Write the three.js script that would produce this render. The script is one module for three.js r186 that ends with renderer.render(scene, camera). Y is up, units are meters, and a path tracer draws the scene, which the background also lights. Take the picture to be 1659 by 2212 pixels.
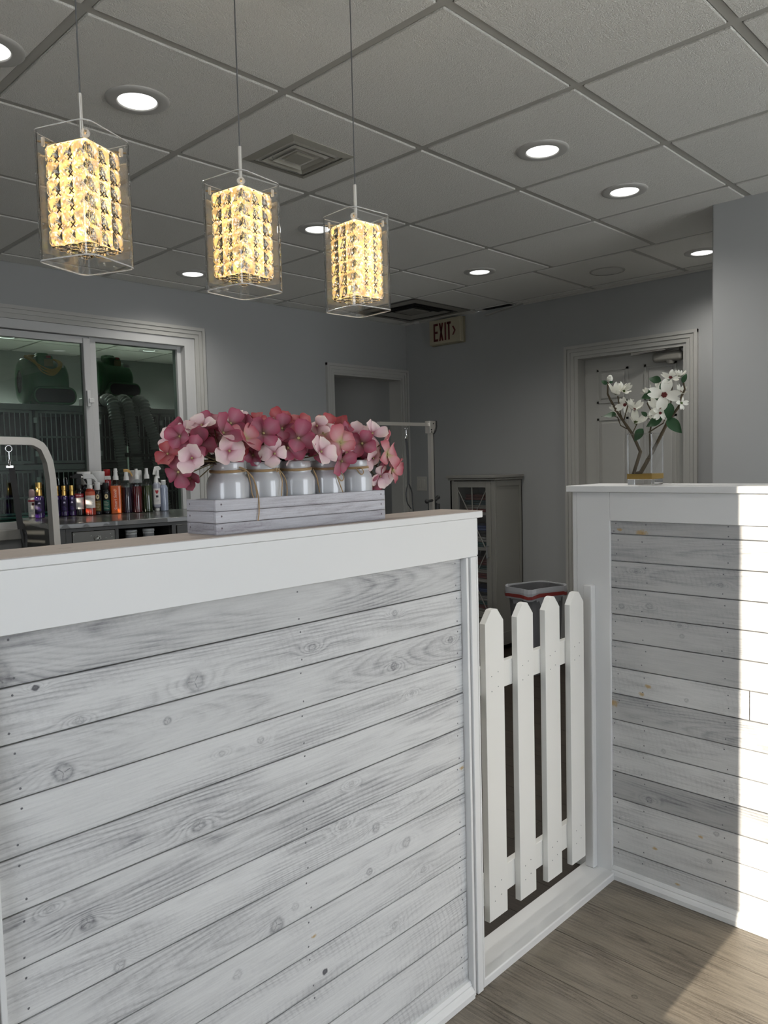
import * as THREE from 'three';
import { RoundedBoxGeometry } from 'three/addons/geometries/RoundedBoxGeometry.js';
import { mergeGeometries } from 'three/addons/utils/BufferGeometryUtils.js';

// ---------- camera, sky, sun, exposure ----------
const scene = new THREE.Scene();
const EYE = 1.337;
const camera = new THREE.PerspectiveCamera(2 * Math.atan(1106 / 1670.13) * 180 / Math.PI, 1659 / 2212, 0.05, 60);
camera.position.set(0, EYE, 0);
camera.rotation.set(-0.0628, -0.79854, -0.0251, 'YXZ');
scene.add(camera);
const SKY = 4.0;                                   // daylight outside the shop front
scene.background = new THREE.Color(0.91, 0.97, 1.05).multiplyScalar(SKY);
const sun = new THREE.DirectionalLight(new THREE.Color(1.0, 0.91, 0.77), 7.5);
const SUN_TAN = 0.325;                             // low morning sun, travelling along +x
sun.position.set(-8, 0.6 + 8 * SUN_TAN, -0.35);
sun.target.position.set(0, 0.6, -0.35);
sun.shadow.radius = 0.5;
sun.shadow.mapSize.set(4096, 4096);
Object.assign(sun.shadow.camera, { left: -6, right: 6, top: 6, bottom: -6, near: 0.1, far: 30 });
scene.add(sun, sun.target);
const renderer = new THREE.WebGLRenderer({ antialias: true });
renderer.toneMapping = THREE.LinearToneMapping;
renderer.toneMappingExposure = 1.22;
renderer.shadowMap.enabled = true;

// ---------- helpers ----------
let seed0 = 12345;
const rng = (s) => { let a = s >>> 0; return () => { a = (a + 0x6d2b79f5) | 0; let t = Math.imul(a ^ (a >>> 15), 1 | a); t = (t + Math.imul(t ^ (t >>> 7), 61 | t)) ^ t; return ((t ^ (t >>> 14)) >>> 0) / 4294967296; }; };
const R = rng(77);
const V = (x, y, z) => new THREE.Vector3(x, y, z);
const used = new Map();
function numbered(n) { const k = used.get(n) || 0; used.set(n, k + 1); return k ? n + '_' + String(k).padStart(3, '0') : n; }
const clean = (g) => {
  if (g.index) g = g.toNonIndexed();
  for (const k of Object.keys(g.attributes)) if (!['position', 'normal', 'uv', 'color'].includes(k)) g.deleteAttribute(k);
  if (!g.attributes.normal) g.computeVertexNormals();
  if (!g.attributes.uv) g.setAttribute('uv', new THREE.BufferAttribute(new Float32Array(g.attributes.position.count * 2), 2));
  return g;
};
function merge(list) {
  list = (Array.isArray(list) ? list.flat(9) : [list]).map(clean);
  return list.length === 1 ? list[0] : mergeGeometries(list);
}
function uvMetres(g) {                              // box-projected uv in metres
  g = clean(g); const p = g.attributes.position, n = g.attributes.normal, u = new Float32Array(p.count * 2);
  for (let i = 0; i < p.count; i++) {
    const ax = Math.abs(n.getX(i)), ay = Math.abs(n.getY(i)), az = Math.abs(n.getZ(i)), x = p.getX(i), y = p.getY(i), z = p.getZ(i);
    if (ay >= ax && ay >= az) { u[2 * i] = x; u[2 * i + 1] = z; } else if (ax >= az) { u[2 * i] = z; u[2 * i + 1] = y; } else { u[2 * i] = x; u[2 * i + 1] = y; }
  }
  g.setAttribute('uv', new THREE.BufferAttribute(u, 2)); return g;
}
const box = (w, h, d, x = 0, y = 0, z = 0, r = 0) => (r ? new RoundedBoxGeometry(w, h, d, 2, Math.min(r, w / 2.01, h / 2.01, d / 2.01)) : new THREE.BoxGeometry(w, h, d)).translate(x, y, z);
const bx = (x0, x1, y0, y1, z0, z1, r = 0) => box(Math.abs(x1 - x0), Math.abs(y1 - y0), Math.abs(z1 - z0), (x0 + x1) / 2, (y0 + y1) / 2, (z0 + z1) / 2, r);
const cyl = (r0, r1, h, x = 0, y = 0, z = 0, s = 24) => new THREE.CylinderGeometry(r0, r1, h, s).translate(x, y, z);   // r0 top
const lathe = (pts, s = 32) => new THREE.LatheGeometry(pts.map((p) => new THREE.Vector2(p[0], p[1])), s);
const sph = (r, x = 0, y = 0, z = 0, s = 16) => new THREE.SphereGeometry(r, s, s * 0.75 | 0).translate(x, y, z);
const curve = (pts, t = 0.5) => new THREE.CatmullRomCurve3(pts.map((p) => V(...p)), false, 'catmullrom', t);
const tube = (pts, r, seg = 24, rad = 8) => new THREE.TubeGeometry(curve(pts), seg, r, rad, false);
const rod = (a, b, r, s = 10) => { const A = V(...a), B = V(...b), d = B.clone().sub(A), g = new THREE.CylinderGeometry(r, r, d.length(), s); g.applyQuaternion(new THREE.Quaternion().setFromUnitVectors(V(0, 1, 0), d.clone().normalize())); return g.translate((A.x + B.x) / 2, (A.y + B.y) / 2, (A.z + B.z) / 2); };
const bar = (a, b, w, h) => { const A = V(...a), B = V(...b), d = B.clone().sub(A), g = new THREE.BoxGeometry(w, h, d.length()); const m = new THREE.Matrix4().lookAt(B, A, Math.abs(d.clone().normalize().y) > 0.95 ? V(0, 0, 1) : V(0, 1, 0)); g.applyMatrix4(m); return g.translate((A.x + B.x) / 2, (A.y + B.y) / 2, (A.z + B.z) / 2); };
function extrude(pts, depth, bevel = 0) { const s = new THREE.Shape(pts.map((p) => new THREE.Vector2(p[0], p[1]))); return new THREE.ExtrudeGeometry(s, { depth, bevelEnabled: bevel > 0, bevelSize: bevel, bevelThickness: bevel, bevelSegments: 2, curveSegments: 10 }); }
function squareTube(pts, w) {                       // square section swept along a path
  const c = curve(pts, 0.1), n = pts.length * 8, P = [], idx = []; const up = V(0, 0, 1);
  for (let i = 0; i <= n; i++) { const p = c.getPointAt(i / n), t = c.getTangentAt(i / n), s = V().crossVectors(t, up).normalize(), u = V().crossVectors(s, t).normalize(); for (const [a, b] of [[1, 1], [-1, 1], [-1, -1], [1, -1]]) P.push(p.clone().addScaledVector(s, a * w / 2).addScaledVector(u, b * w / 2)); }
  const pos = []; const quad = (a, b, d, e) => pos.push(a, b, d, b, e, d);
  for (let i = 0; i < n; i++) for (let k = 0; k < 4; k++) quad(P[4 * i + k], P[4 * i + (k + 1) % 4], P[4 * i + 4 + k], P[4 * i + 4 + (k + 1) % 4]);
  quad(P[0], P[3], P[1], P[2]); const e = 4 * n; quad(P[e], P[e + 1], P[e + 3], P[e + 2]);
  const g = new THREE.BufferGeometry().setFromPoints(pos); g.computeVertexNormals(); return g;
}
function obj(name, geoms, mat, parent = scene, pos) {
  const m = new THREE.Mesh(Array.isArray(geoms) ? merge(geoms) : geoms, mat);
  m.name = parent === scene ? numbered(name) : name;
  if (pos) m.position.set(...pos);
  parent.add(m); return m;
}
function struct(name, geoms, mat, parent = scene, pos) { const m = obj(name, geoms, mat, parent, pos); if (parent === scene) m.userData.kind = 'structure'; return m; }
function structGroup(name, pos = [0, 0, 0], turn = 0) { const g = new THREE.Group(); g.name = numbered(name); g.position.set(...pos); g.rotation.y = turn; g.userData.kind = 'structure'; scene.add(g); return g; }
function thing(name, label, category, pos = [0, 0, 0], turn = 0, group) {
  const o = new THREE.Group(); o.name = numbered(name); o.position.set(...pos); o.rotation.y = turn; o.userData = { label, category }; if (group) o.userData.group = group; scene.add(o); return o;
}
function copyOf(o, pos, label, turn) { const c = o.clone(); c.name = numbered(o.name.replace(/_\d{3}$/, '')); c.userData = { ...o.userData, label: label || o.userData.label }; c.position.set(...pos); if (turn !== undefined) c.rotation.y = turn; scene.add(c); return c; }

// ---------- noise and textures ----------
const hash = (x, y, s) => { let h = Math.imul(x, 374761393) ^ Math.imul(y, 668265263) ^ Math.imul(s, 1274126177); h = Math.imul(h ^ (h >>> 13), 1274126177); return ((h ^ (h >>> 16)) >>> 0) / 4294967296; };
function vn(x, y, s) { const i = Math.floor(x), j = Math.floor(y), fx = x - i, fy = y - j, u = fx * fx * (3 - 2 * fx), v = fy * fy * (3 - 2 * fy); const a = hash(i, j, s), b = hash(i + 1, j, s), c = hash(i, j + 1, s), d = hash(i + 1, j + 1, s); return a + (b - a) * u + (c - a) * v + (a - b - c + d) * u * v; }
const fbm = (x, y, s, o = 3) => { let t = 0, a = 0.5, n = 0; for (let i = 0; i < o; i++) { t += a * vn(x, y, s + i * 17); n += a; x *= 2.03; y *= 2.03; a *= 0.5; } return t / n; };
function dataTex(w, h, fn, srgb = true) {
  const d = new Uint8Array(w * h * 4);
  for (let y = 0; y < h; y++) for (let x = 0; x < w; x++) { const c = fn(x, y), o = (y * w + x) * 4; d[o] = Math.max(0, Math.min(255, c[0])); d[o + 1] = Math.max(0, Math.min(255, c[1])); d[o + 2] = Math.max(0, Math.min(255, c[2])); d[o + 3] = 255; }
  const t = new THREE.DataTexture(d, w, h); t.magFilter = THREE.LinearFilter; t.minFilter = THREE.LinearMipmapLinearFilter; t.generateMipmaps = true; t.wrapS = t.wrapT = THREE.RepeatWrapping; if (srgb) t.colorSpace = THREE.SRGBColorSpace; t.needsUpdate = true; return t;
}
// weathered board: rings cut lengthwise, knots, saw marks, a thin whitewash.  knots: [u, v, radius, kind] in metres
function woodTex(s, W, H, pw, ph, o = {}) {
  const { tone = [205, 206, 205], dark = [112, 112, 114], knots = [], amount = 1, saw = 0, nails = [], stains = [], freq = 190, fine = 1 } = o;
  const rr = rng(s * 31 + 5), vc = H * (0.2 + 0.6 * rr()), base = 0.012 + 0.03 * rr();
  return dataTex(pw, ph, (px, py) => {
    const u = px / pw * W, v = py / ph * H;
    let a = v - vc + 0.03 * (vn(u * 2.1, 0.5, s) - 0.5) + 0.004 * (fbm(u * 9, v * 30, s + 3) - 0.5), dp = base + 0.05 * vn(u * 1.7, 7.5, s + 9);
    let ph0 = Math.sqrt(a * a + dp * dp) * freq + 1.2 * fbm(u * 5, v * 25, s + 4), kd = 0, kr = 0, crack = 0;
    for (const [ku, kv, r, kind = 1] of knots) {
      const du = u - ku, dv = v - kv; if (Math.abs(du) > r * 9 || Math.abs(dv) > r * 6) continue;
      const wob = 1 + 0.25 * (vn(Math.atan2(dv, du) * 1.6 + 5, r * 900, s) - 0.5), d1 = Math.hypot(du / 2.6, dv) / r, d = Math.hypot(du / 1.15, dv) / (r * wob);
      ph0 += 3.6 * Math.exp(-d1 * d1 / 2.2);
      kd = Math.max(kd, Math.exp(-((d - 1) ** 2) * 14) * 0.8 * kind);
      if (d < 1) { kr = Math.max(kr, kind * (0.2 + 0.35 * vn(u * 900, v * 900, s))); const an = Math.atan2(dv, du); if (d < 0.75 && Math.abs(Math.sin(an * 1.5 + ku * 50)) < 0.10 / (d + 0.15)) crack = kind; }
      if (kind > 2 && d < 1) { kr = 3; }
    }
    const f = ph0 - Math.floor(ph0), ring = f < 0.72 ? (f / 0.72) ** 3 : (1 - f) / 0.28;
    const patch = Math.min(1, Math.max(0, (fbm(u * 5 + 3, v * 26, s + 21) - 0.32) * 2.6)), streak = fbm(u * 22, v * 520, s + 33, 2), speck = fbm(u * 260, v * 900, s + 41, 2);
    let k = amount * (ring * (0.05 + 0.40 * patch) * (0.35 + 0.9 * streak) + 0.24 * patch * streak) + 0.15 * fine * (streak - 0.5) + 0.14 * fine * Math.max(0, speck - 0.52) * (0.5 + patch) * 2;
    if (saw) k += saw * Math.max(0, Math.sin((u + 0.25 * v * v / H) * 420 + 2 * vn(u * 9, 3, s))) * (0.06 + 0.16 * fbm(u * 30, v * 60, s + 55)) * patch;
    k += kd * 0.38 * (0.5 + vn(u * 300, v * 300, s)) + kr * 0.38 + crack * 0.5;
    for (const [nu, nv] of nails) if (Math.hypot(u - nu, v - nv) < 0.0018) k = 1.3;
    const edge = Math.min(v, H - v); if (edge < 0.0025) k += 0.12;
    k = Math.max(-0.12, Math.min(1.35, k));
    const sh = 1 + 0.035 * (fbm(u * 3, v * 9, s + 66) - 0.5);
    let c = [0, 1, 2].map((i) => (tone[i] + (dark[i] - tone[i]) * k) * sh);
    for (const [su, sv, sr] of stains) { const d = Math.hypot((u - su) / 1.8, v - sv) / sr * (0.7 + 0.6 * vn(u * 300, v * 300, s)); if (d < 1) { const m = 0.75 * (1 - d * d); c = [c[0] + (176 - c[0]) * m, c[1] + (140 - c[1]) * m, c[2] + (84 - c[2]) * m]; } }
    return c;
  });
}
function canvasTex(w, h, draw) { const c = document.createElement('canvas'); c.width = w; c.height = h; const g = c.getContext('2d'); draw(g, w, h); const t = new THREE.CanvasTexture(c); t.colorSpace = THREE.SRGBColorSpace; t.magFilter = THREE.LinearFilter; return t; }

// ---------- materials ----------
const mat = (color, roughness = 0.6, extra = {}) => new THREE.MeshStandardMaterial({ color, roughness, ...extra });
const lin = (r, g, b) => new THREE.Color().setRGB(r, g, b);
const M = {
  wall: mat(lin(0.375, 0.38, 0.375), 0.75), white: mat(lin(0.74, 0.745, 0.74), 0.42), trim: mat(lin(0.47, 0.465, 0.435), 0.42), trimDim: mat(lin(0.56, 0.56, 0.55), 0.45),
  core: mat(lin(0.10, 0.10, 0.10), 0.9), gridBar: mat(lin(0.50, 0.49, 0.45), 0.5), void: mat(lin(0.02, 0.02, 0.02), 0.9),
  steel: mat(lin(0.80, 0.77, 0.72), 0.42, { metalness: 1 }), chrome: mat(lin(0.8, 0.8, 0.8), 0.12, { metalness: 1 }), darkSteel: mat(lin(0.35, 0.36, 0.36), 0.4, { metalness: 0.8 }),
  black: mat(lin(0.012, 0.012, 0.012), 0.55), blackGloss: mat(lin(0.01, 0.01, 0.012), 0.2), gold: mat(lin(0.75, 0.50, 0.16), 0.3, { metalness: 1 }),
  glass: new THREE.MeshPhysicalMaterial({ color: 0xffffff, transmission: 1, roughness: 0, thickness: 0, ior: 1.5 }),
  paneTint: new THREE.MeshPhysicalMaterial({ color: lin(0.74, 0.82, 0.78), transmission: 1, roughness: 0, thickness: 0, ior: 1.5 }),
  solidGlass: new THREE.MeshPhysicalMaterial({ color: 0xffffff, transmission: 1, roughness: 0.0, thickness: 0.01, ior: 1.5 }),
  whitePlastic: mat(lin(0.72, 0.72, 0.70), 0.35), greyFurn: mat(lin(0.031, 0.031, 0.028), 0.45), cabinet: mat(lin(0.25, 0.243, 0.22), 0.45),
};

// ================= THE SETTING =================
const XB = 4.672, ZL = -4.256, CE = 2.44, XS = -0.9, ZF = 2.3, XP = 3.53, ZP = -1.372, TH = 0.12;
const bump = dataTex(512, 512, (x, y) => { const a = fbm(x / 5, y / 5, 8, 3), b = fbm(x / 22, y / 22, 9, 2); const v = 255 * Math.max(0, Math.min(1, 0.5 + 1.3 * (a - 0.5) + 0.5 * (b - 0.5))); return [v, v, v]; }, false);
bump.repeat.set(4, 4);
const tileMats = [0, 1, 2].map((i) => { const c = 0.82 + 0.02 * i; return mat(lin(c, c * 0.985, c * 0.93), 0.85, { bumpMap: bump, bumpScale: 0.0016 }); });

// ground outside and slab
struct('ground', bx(-14, 14, -0.2, -0.06, -12, 14), mat(lin(0.78, 0.76, 0.71), 0.9));
const floor = struct('floor', bx(XS - TH, 4.95, -0.06, -0.004, -7.5, ZF + TH), mat(lin(0.05, 0.045, 0.04), 0.8));
{ // vinyl planks along z
  const tx = [1, 2, 3, 4].map((s) => woodTex(200 + s, 1.22, 0.18, 1536, 224, { tone: [132, 123, 110], dark: [58, 51, 44], amount: 1.05, freq: 110, fine: 2.2, knots: s === 1 ? [[0.35, 0.07, 0.006, 1.2], [0.9, 0.12, 0.004, 1]] : s === 3 ? [[0.7, 0.1, 0.007, 1.3]] : [] }));
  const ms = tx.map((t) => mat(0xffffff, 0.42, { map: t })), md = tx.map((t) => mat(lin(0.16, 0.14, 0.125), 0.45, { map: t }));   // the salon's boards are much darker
  const variants = new Map();
  const geo = (len) => { const k = len.toFixed(3); if (!variants.has(k)) { const g = clean(box(0.1785, 0.004, len - 0.0015)); const p = g.attributes.position, uv = g.attributes.uv; for (let i = 0; i < p.count; i++) { uv.setXY(i, (p.getZ(i) + len / 2) / 1.22, (p.getX(i) + 0.09) / 0.18); } variants.set(k, g); } return variants.get(k); };
  let c = 0;
  for (let x = 1.66 - 0.18 * 15 + 0.09; x < XB + 0.09; x += 0.18, c++) {
    if (x < XS || x > 4.6) continue;
    const off = 0.55 + ((c * 0.17) % 0.45);
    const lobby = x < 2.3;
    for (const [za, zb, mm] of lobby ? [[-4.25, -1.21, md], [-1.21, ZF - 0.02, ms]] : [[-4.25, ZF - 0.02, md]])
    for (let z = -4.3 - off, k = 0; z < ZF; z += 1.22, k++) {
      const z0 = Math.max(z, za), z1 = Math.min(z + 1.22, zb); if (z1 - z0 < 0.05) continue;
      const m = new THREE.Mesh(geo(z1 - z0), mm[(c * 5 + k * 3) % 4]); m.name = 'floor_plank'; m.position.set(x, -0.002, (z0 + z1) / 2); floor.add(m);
    }
  }
}
// ceiling: slab above, bars, tiles hung a little below the bars
const ceiling = struct('ceiling', bx(XS - TH, 4.95, CE + 0.03, CE + 0.18, -7.5, ZF + TH), mat(lin(0.2, 0.2, 0.19), 0.9));
const AX = []; for (let a = -2; a <= 6; a++) AX.push(0.287 + a * 0.6096);                       // bars of constant x, the last at 3.945
const BZ = [2.29, 1.68, 1.063, 0.454, -0.156, -0.765, -1.22, -1.83, -2.44, -3.049, -3.505, -4.108];   // bars of constant z
const BZ2 = [-0.739, -1.349, -1.958, -2.57, -3.18, -3.51, -4.13];
{
  const bars = (x0, x1, z0, z1) => obj('grid_bar', bx(x0, x1, CE + 0.001, CE + 0.03, z0, z1), M.gridBar, ceiling);
  for (const x of AX) bars(x - 0.012, x + 0.012, ZL, ZF);
  for (const z of BZ) { for (let i = 0; i + 1 < AX.length; i++) bars(AX[i] + 0.012, AX[i + 1] - 0.012, z - 0.012, z + 0.012); }
  for (const z of BZ2) bars(3.957, XB, z - 0.012, z + 0.012);
  bars(4.565, 4.585, ZL, ZP); bars(XS, AX[0] - 0.012, ZL, ZL + 0.02);
  const tg = new Map(); let n = 0;
  const tile = (x0, x1, z0, z1) => { const w = x1 - x0 - 0.03, d = z1 - z0 - 0.03; if (w < 0.02 || d < 0.02) return; const k = w.toFixed(3) + d.toFixed(3); if (!tg.has(k)) tg.set(k, uvMetres(box(w, 0.022, d, 0, 0, 0, 0.0025))); const m = new THREE.Mesh(tg.get(k), tileMats[(n * 7 + (n / 3 | 0)) % 3]); n++; m.name = 'ceiling_tile'; m.position.set((x0 + x1) / 2, CE + 0.0075, (z0 + z1) / 2); ceiling.add(m); };
  const zz = [...BZ, ZL - 0.012];
  for (let i = 0; i + 1 < AX.length; i++) for (let j = 0; j + 1 < zz.length; j++) tile(AX[i], AX[i + 1], zz[j + 1], zz[j]);
  for (let j = 0; j + 1 < zz.length; j++) tile(XS - 0.012, AX[0], zz[j + 1], zz[j]);
  const z2 = [ZP + 0.015, ...BZ2.slice(2), ZL - 0.012];
  for (let j = 0; j + 1 < z2.length; j++) { if (Math.abs(z2[j] + 3.51) > 0.01) tile(3.945, 4.575, z2[j + 1], z2[j]); tile(4.575, XB + 0.012, z2[j + 1], z2[j]); }
  // loose strip of wall angle hanging beside the sign
  obj('wall_angle', [bar([XB - 0.012, CE - 0.005, -1.4], [XB - 0.012, CE - 0.005, -3.12], 0.003, 0.024), bar([XB - 0.02, CE - 0.004, -3.12], [XB - 0.03, CE - 0.045, -3.44], 0.03, 0.004)], M.gridBar, ceiling);
  obj('gap', bx(4.6, 4.66, CE - 0.0045, CE - 0.0036, -3.44, -3.2), M.void, ceiling);
}
// walls
struct('wall_back', [bx(XB, XB + TH, 0, CE, ZL - TH, -2.726), bx(XB, XB + TH, 0, CE, -1.964, ZP), bx(XB, XB + TH, 2.02, CE, -2.726, -1.964)].map(uvMetres), M.wall);
struct('wall_left', [bx(XS - TH, 1.40, 0, CE, ZL - TH, ZL), bx(2.665, 3.862, 0, CE, ZL - TH, ZL), bx(4.61, 4.80, 0, CE, ZL - TH, ZL), bx(1.40, 2.665, 2.115, CE, ZL - TH, ZL), bx(1.40, 2.665, 0, 1.0, ZL - TH, ZL), bx(3.862, 4.61, 2.012, CE, ZL - TH, ZL)].map(uvMetres), M.wall);
struct('wall_right', [bx(XP, 4.95, 0, CE + 0.03, ZP, ZF, 0.008)], M.wall);
// shop front: wide openings, the daylight of the room
struct('wall_front', [bx(XS - TH, 1.3, 0, CE + 0.03, ZF, ZF + TH), bx(3.42, 4.9, 0, CE + 0.03, ZF, ZF + TH), bx(1.3, 3.42, 0, 0.1, ZF, ZF + TH), bx(1.3, 3.42, 2.40, CE + 0.03, ZF, ZF + TH), bx(2.33, 2.39, 0.1, 2.40, ZF, ZF + TH)], M.wall);
struct('wall_side', [bx(XS - TH, XS, 0, CE + 0.03, -7.5, -4.16), bx(XS - TH, XS, 0, CE + 0.03, -3.72, -0.777), bx(XS - TH, XS, 0, CE + 0.03, 0.0, ZF), bx(XS - TH, XS, 0, 0.85, -0.777, 0.0), bx(XS - TH, XS, 2.31, CE + 0.03, -0.777, 0.0),
  bx(XS - TH, XS, 0, 1.78, -4.16, -3.72), bx(XS - TH, XS, 2.12, CE + 0.03, -4.16, -3.72)], M.wall);
const blind = structGroup('window_2');
for (let y = 1.7735; y < 2.13; y += 0.0475) obj('blind_slat', box(0.004, 0.0285, 0.44, XS - 0.05, y, -3.94), M.whitePlastic, blind);
// rooms beyond the left wall
struct('wall_kennel_back', [bx(XS - TH, 4.95, 0, CE + 0.03, -7.5, -7.38)], mat(lin(0.36, 0.38, 0.37), 0.8));
struct('wall_kennel_side', [bx(4.83, 4.95, 0, CE + 0.03, -7.4, ZL - TH)], M.wall);
struct('wall_hall', [bx(3.70, 3.76, 0, CE + 0.03, -5.45, ZL - TH), bx(3.70, 4.9, 0, CE + 0.03, -5.55, -5.45)], M.wall);
{
  const g = [], kc = structGroup('ceiling_beyond', [0, 0, 0]);
  for (let x = 0.287; x < 4.6; x += 0.6096) for (let z = -7.316; z < -4.5; z += 0.6096) { const m = new THREE.Mesh(clean(box(0.584, 0.02, 0.584)), tileMats[0]); m.name = 'ceiling_tile'; m.position.set(x + 0.305, CE + 0.004, z + 0.305); kc.add(m); }
  obj('grid_bar', bx(0.2, 4.8, CE + 0.012, CE + 0.03, -7.38, ZL - TH), M.gridBar, kc);
}
// moulded casing round an opening: pieces of three steps.  Local frame: x along the wall, y up, z out of the wall
function casing(g, x0, x1, y1, w, y0 = 0, m = M.trim, both = [1, 1]) {
  const steps = [[0, 0.28, 0.024], [0.28, 0.36, 0.015], [0.36, 0.62, 0.019], [0.62, 0.70, 0.012], [0.70, 1, 0.014]];
  const piece = (f) => steps.map(([a, b, d]) => f(a * w, b * w, d));
  if (both[0]) obj('casing', piece((a, b, d) => bx(x0 - w + a, x0 - w + b, y0, y1 + w - a, 0, d)), m, g);
  if (both[1]) obj('casing', piece((a, b, d) => bx(x1 + w - b, x1 + w - a, y0, y1 + w - a, 0, d)), m, g);
  obj('casing', piece((a, b, d) => bx(x0 - w + a, x1 + w - a, y1 + w - b, y1 + w - a, 0.0005, d * 0.985)), m, g);
}
{ // sliding window in the left wall
  const w = structGroup('window_1', [0, 0, ZL]);
  casing(w, 1.40, 2.70, 2.145, 0.068, 0.98);
  obj('sill', bx(1.33, 2.77, 0.985, 1.04, -0.10, 0.04, 0.006), M.trim, w);
  const F = M.trimDim;
  obj('window_frame', [bx(2.630, 2.699, 1.04, 2.144, -0.11, 0.004), bx(1.40, 1.45, 1.04, 2.144, -0.11, 0.004), bx(1.45, 2.630, 2.095, 2.144, -0.11, 0.004), bx(2.605, 2.632, 1.04, 2.098, -0.10, -0.045), bx(1.452, 2.606, 2.075, 2.097, -0.099, -0.046)], F, w);
  obj('sash', [bx(2.035, 2.075, 1.04, 2.095, -0.085, -0.035, 0.004), bx(1.99, 2.03, 1.04, 2.085, -0.06, -0.012, 0.004), bx(1.45, 1.99, 2.055, 2.09, -0.055, -0.02), bx(1.45, 1.99, 1.04, 1.075, -0.055, -0.02)], F, w);
  obj('latch', [bx(1.993, 2.012, 1.70, 1.79, -0.012, 0.006, 0.003), bx(2.0, 2.03, 1.72, 1.745, -0.008, 0.012, 0.003)], M.whitePlastic, w);
  obj('pane', bx(1.45, 1.99, 1.075, 2.055, -0.042, -0.039), M.paneTint, w);
  obj('pane', bx(2.075, 2.607, 1.04, 2.08, -0.068, -0.065), M.paneTint, w);
}
{ // cased doorway into the hall
  const w = structGroup('door_1', [0, 0, ZL]);
  casing(w, 3.862, 4.604, 2.012, 0.068);
  obj('jamb', [bx(3.862, 3.875, 0, 2.012, -TH, 0.006), bx(4.59, 4.604, 0, 2.012, -TH, 0.006), bx(3.875, 4.59, 1.998, 2.012, -TH, 0.0055)], M.trim, w);
}
{ // six-panel door in the back wall
  const w = structGroup('door_2', [XB, 0, 0], -Math.PI / 2);
  casing(w, -2.726, -1.964, 2.02, 0.07);
  obj('jamb', [bx(-2.726, -2.70, 0, 2.02, -TH, 0.006), bx(-1.985, -1.964, 0, 2.02, -TH, 0.006), bx(-2.70, -1.985, 2.0, 2.02, -TH, 0.0055)], M.trim, w);
  const D = M.trim;
  obj('door_leaf', bx(-2.70, -1.985, 0.01, 2.0, -0.115, -0.085), D, w);
  const x = [[-2.606, -2.384], [-2.274, -2.062]], y = [[1.70, 1.925], [0.98, 1.60], [0.2, 0.84]];
  for (const [a, b] of x) for (const [c, d] of y) {   // raised panels in a sunk moulding
    obj('panel', [bx(a, b, c, c + 0.014, -0.088, -0.077), bx(a, b, d - 0.014, d, -0.088, -0.077), bx(a, a + 0.014, c, d, -0.088, -0.077), bx(b - 0.014, b, c, d, -0.088, -0.077), extrude([[a + 0.035, c + 0.035], [b - 0.035, c + 0.035], [b - 0.035, d - 0.035], [a + 0.035, d - 0.035]], 0.004, 0.008).translate(0, 0, -0.088)], D, w);
  }
  const cl = obj('door_closer', [bx(-2.20, -2.01, 1.925, 1.985, -0.085, -0.025, 0.02), cyl(0.028, 0.02, 0.02, -2.09, 1.92, -0.055), bx(-2.07, -2.03, 1.985, 2.0, -0.07, -0.04)], mat(lin(0.30, 0.29, 0.26), 0.4), w);
  obj('closer_arm', [bar([-2.06, 2.003, -0.05], [-2.30, 1.978, 0.045], 0.022, 0.01), bar([-2.30, 1.985, 0.045], [-2.10, 1.995, -0.01], 0.02, 0.008)], mat(lin(0.22, 0.21, 0.19), 0.4), cl);
}
struct('baseboard_back', [bx(XB - 0.012, XB, 0, 0.09, ZL, -2.80), bx(XB - 0.012, XB, 0, 0.09, -1.89, ZP)], M.trim);
struct('baseboard_left', [bx(XS, 3.79, 0, 0.09, ZL, ZL + 0.012)], M.trim);
struct('trim_1', [bx(1.507, 2.203, -0.004, 0.021, -1.262, -1.155, 0.004)], M.white);   // threshold under the gate

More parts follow.
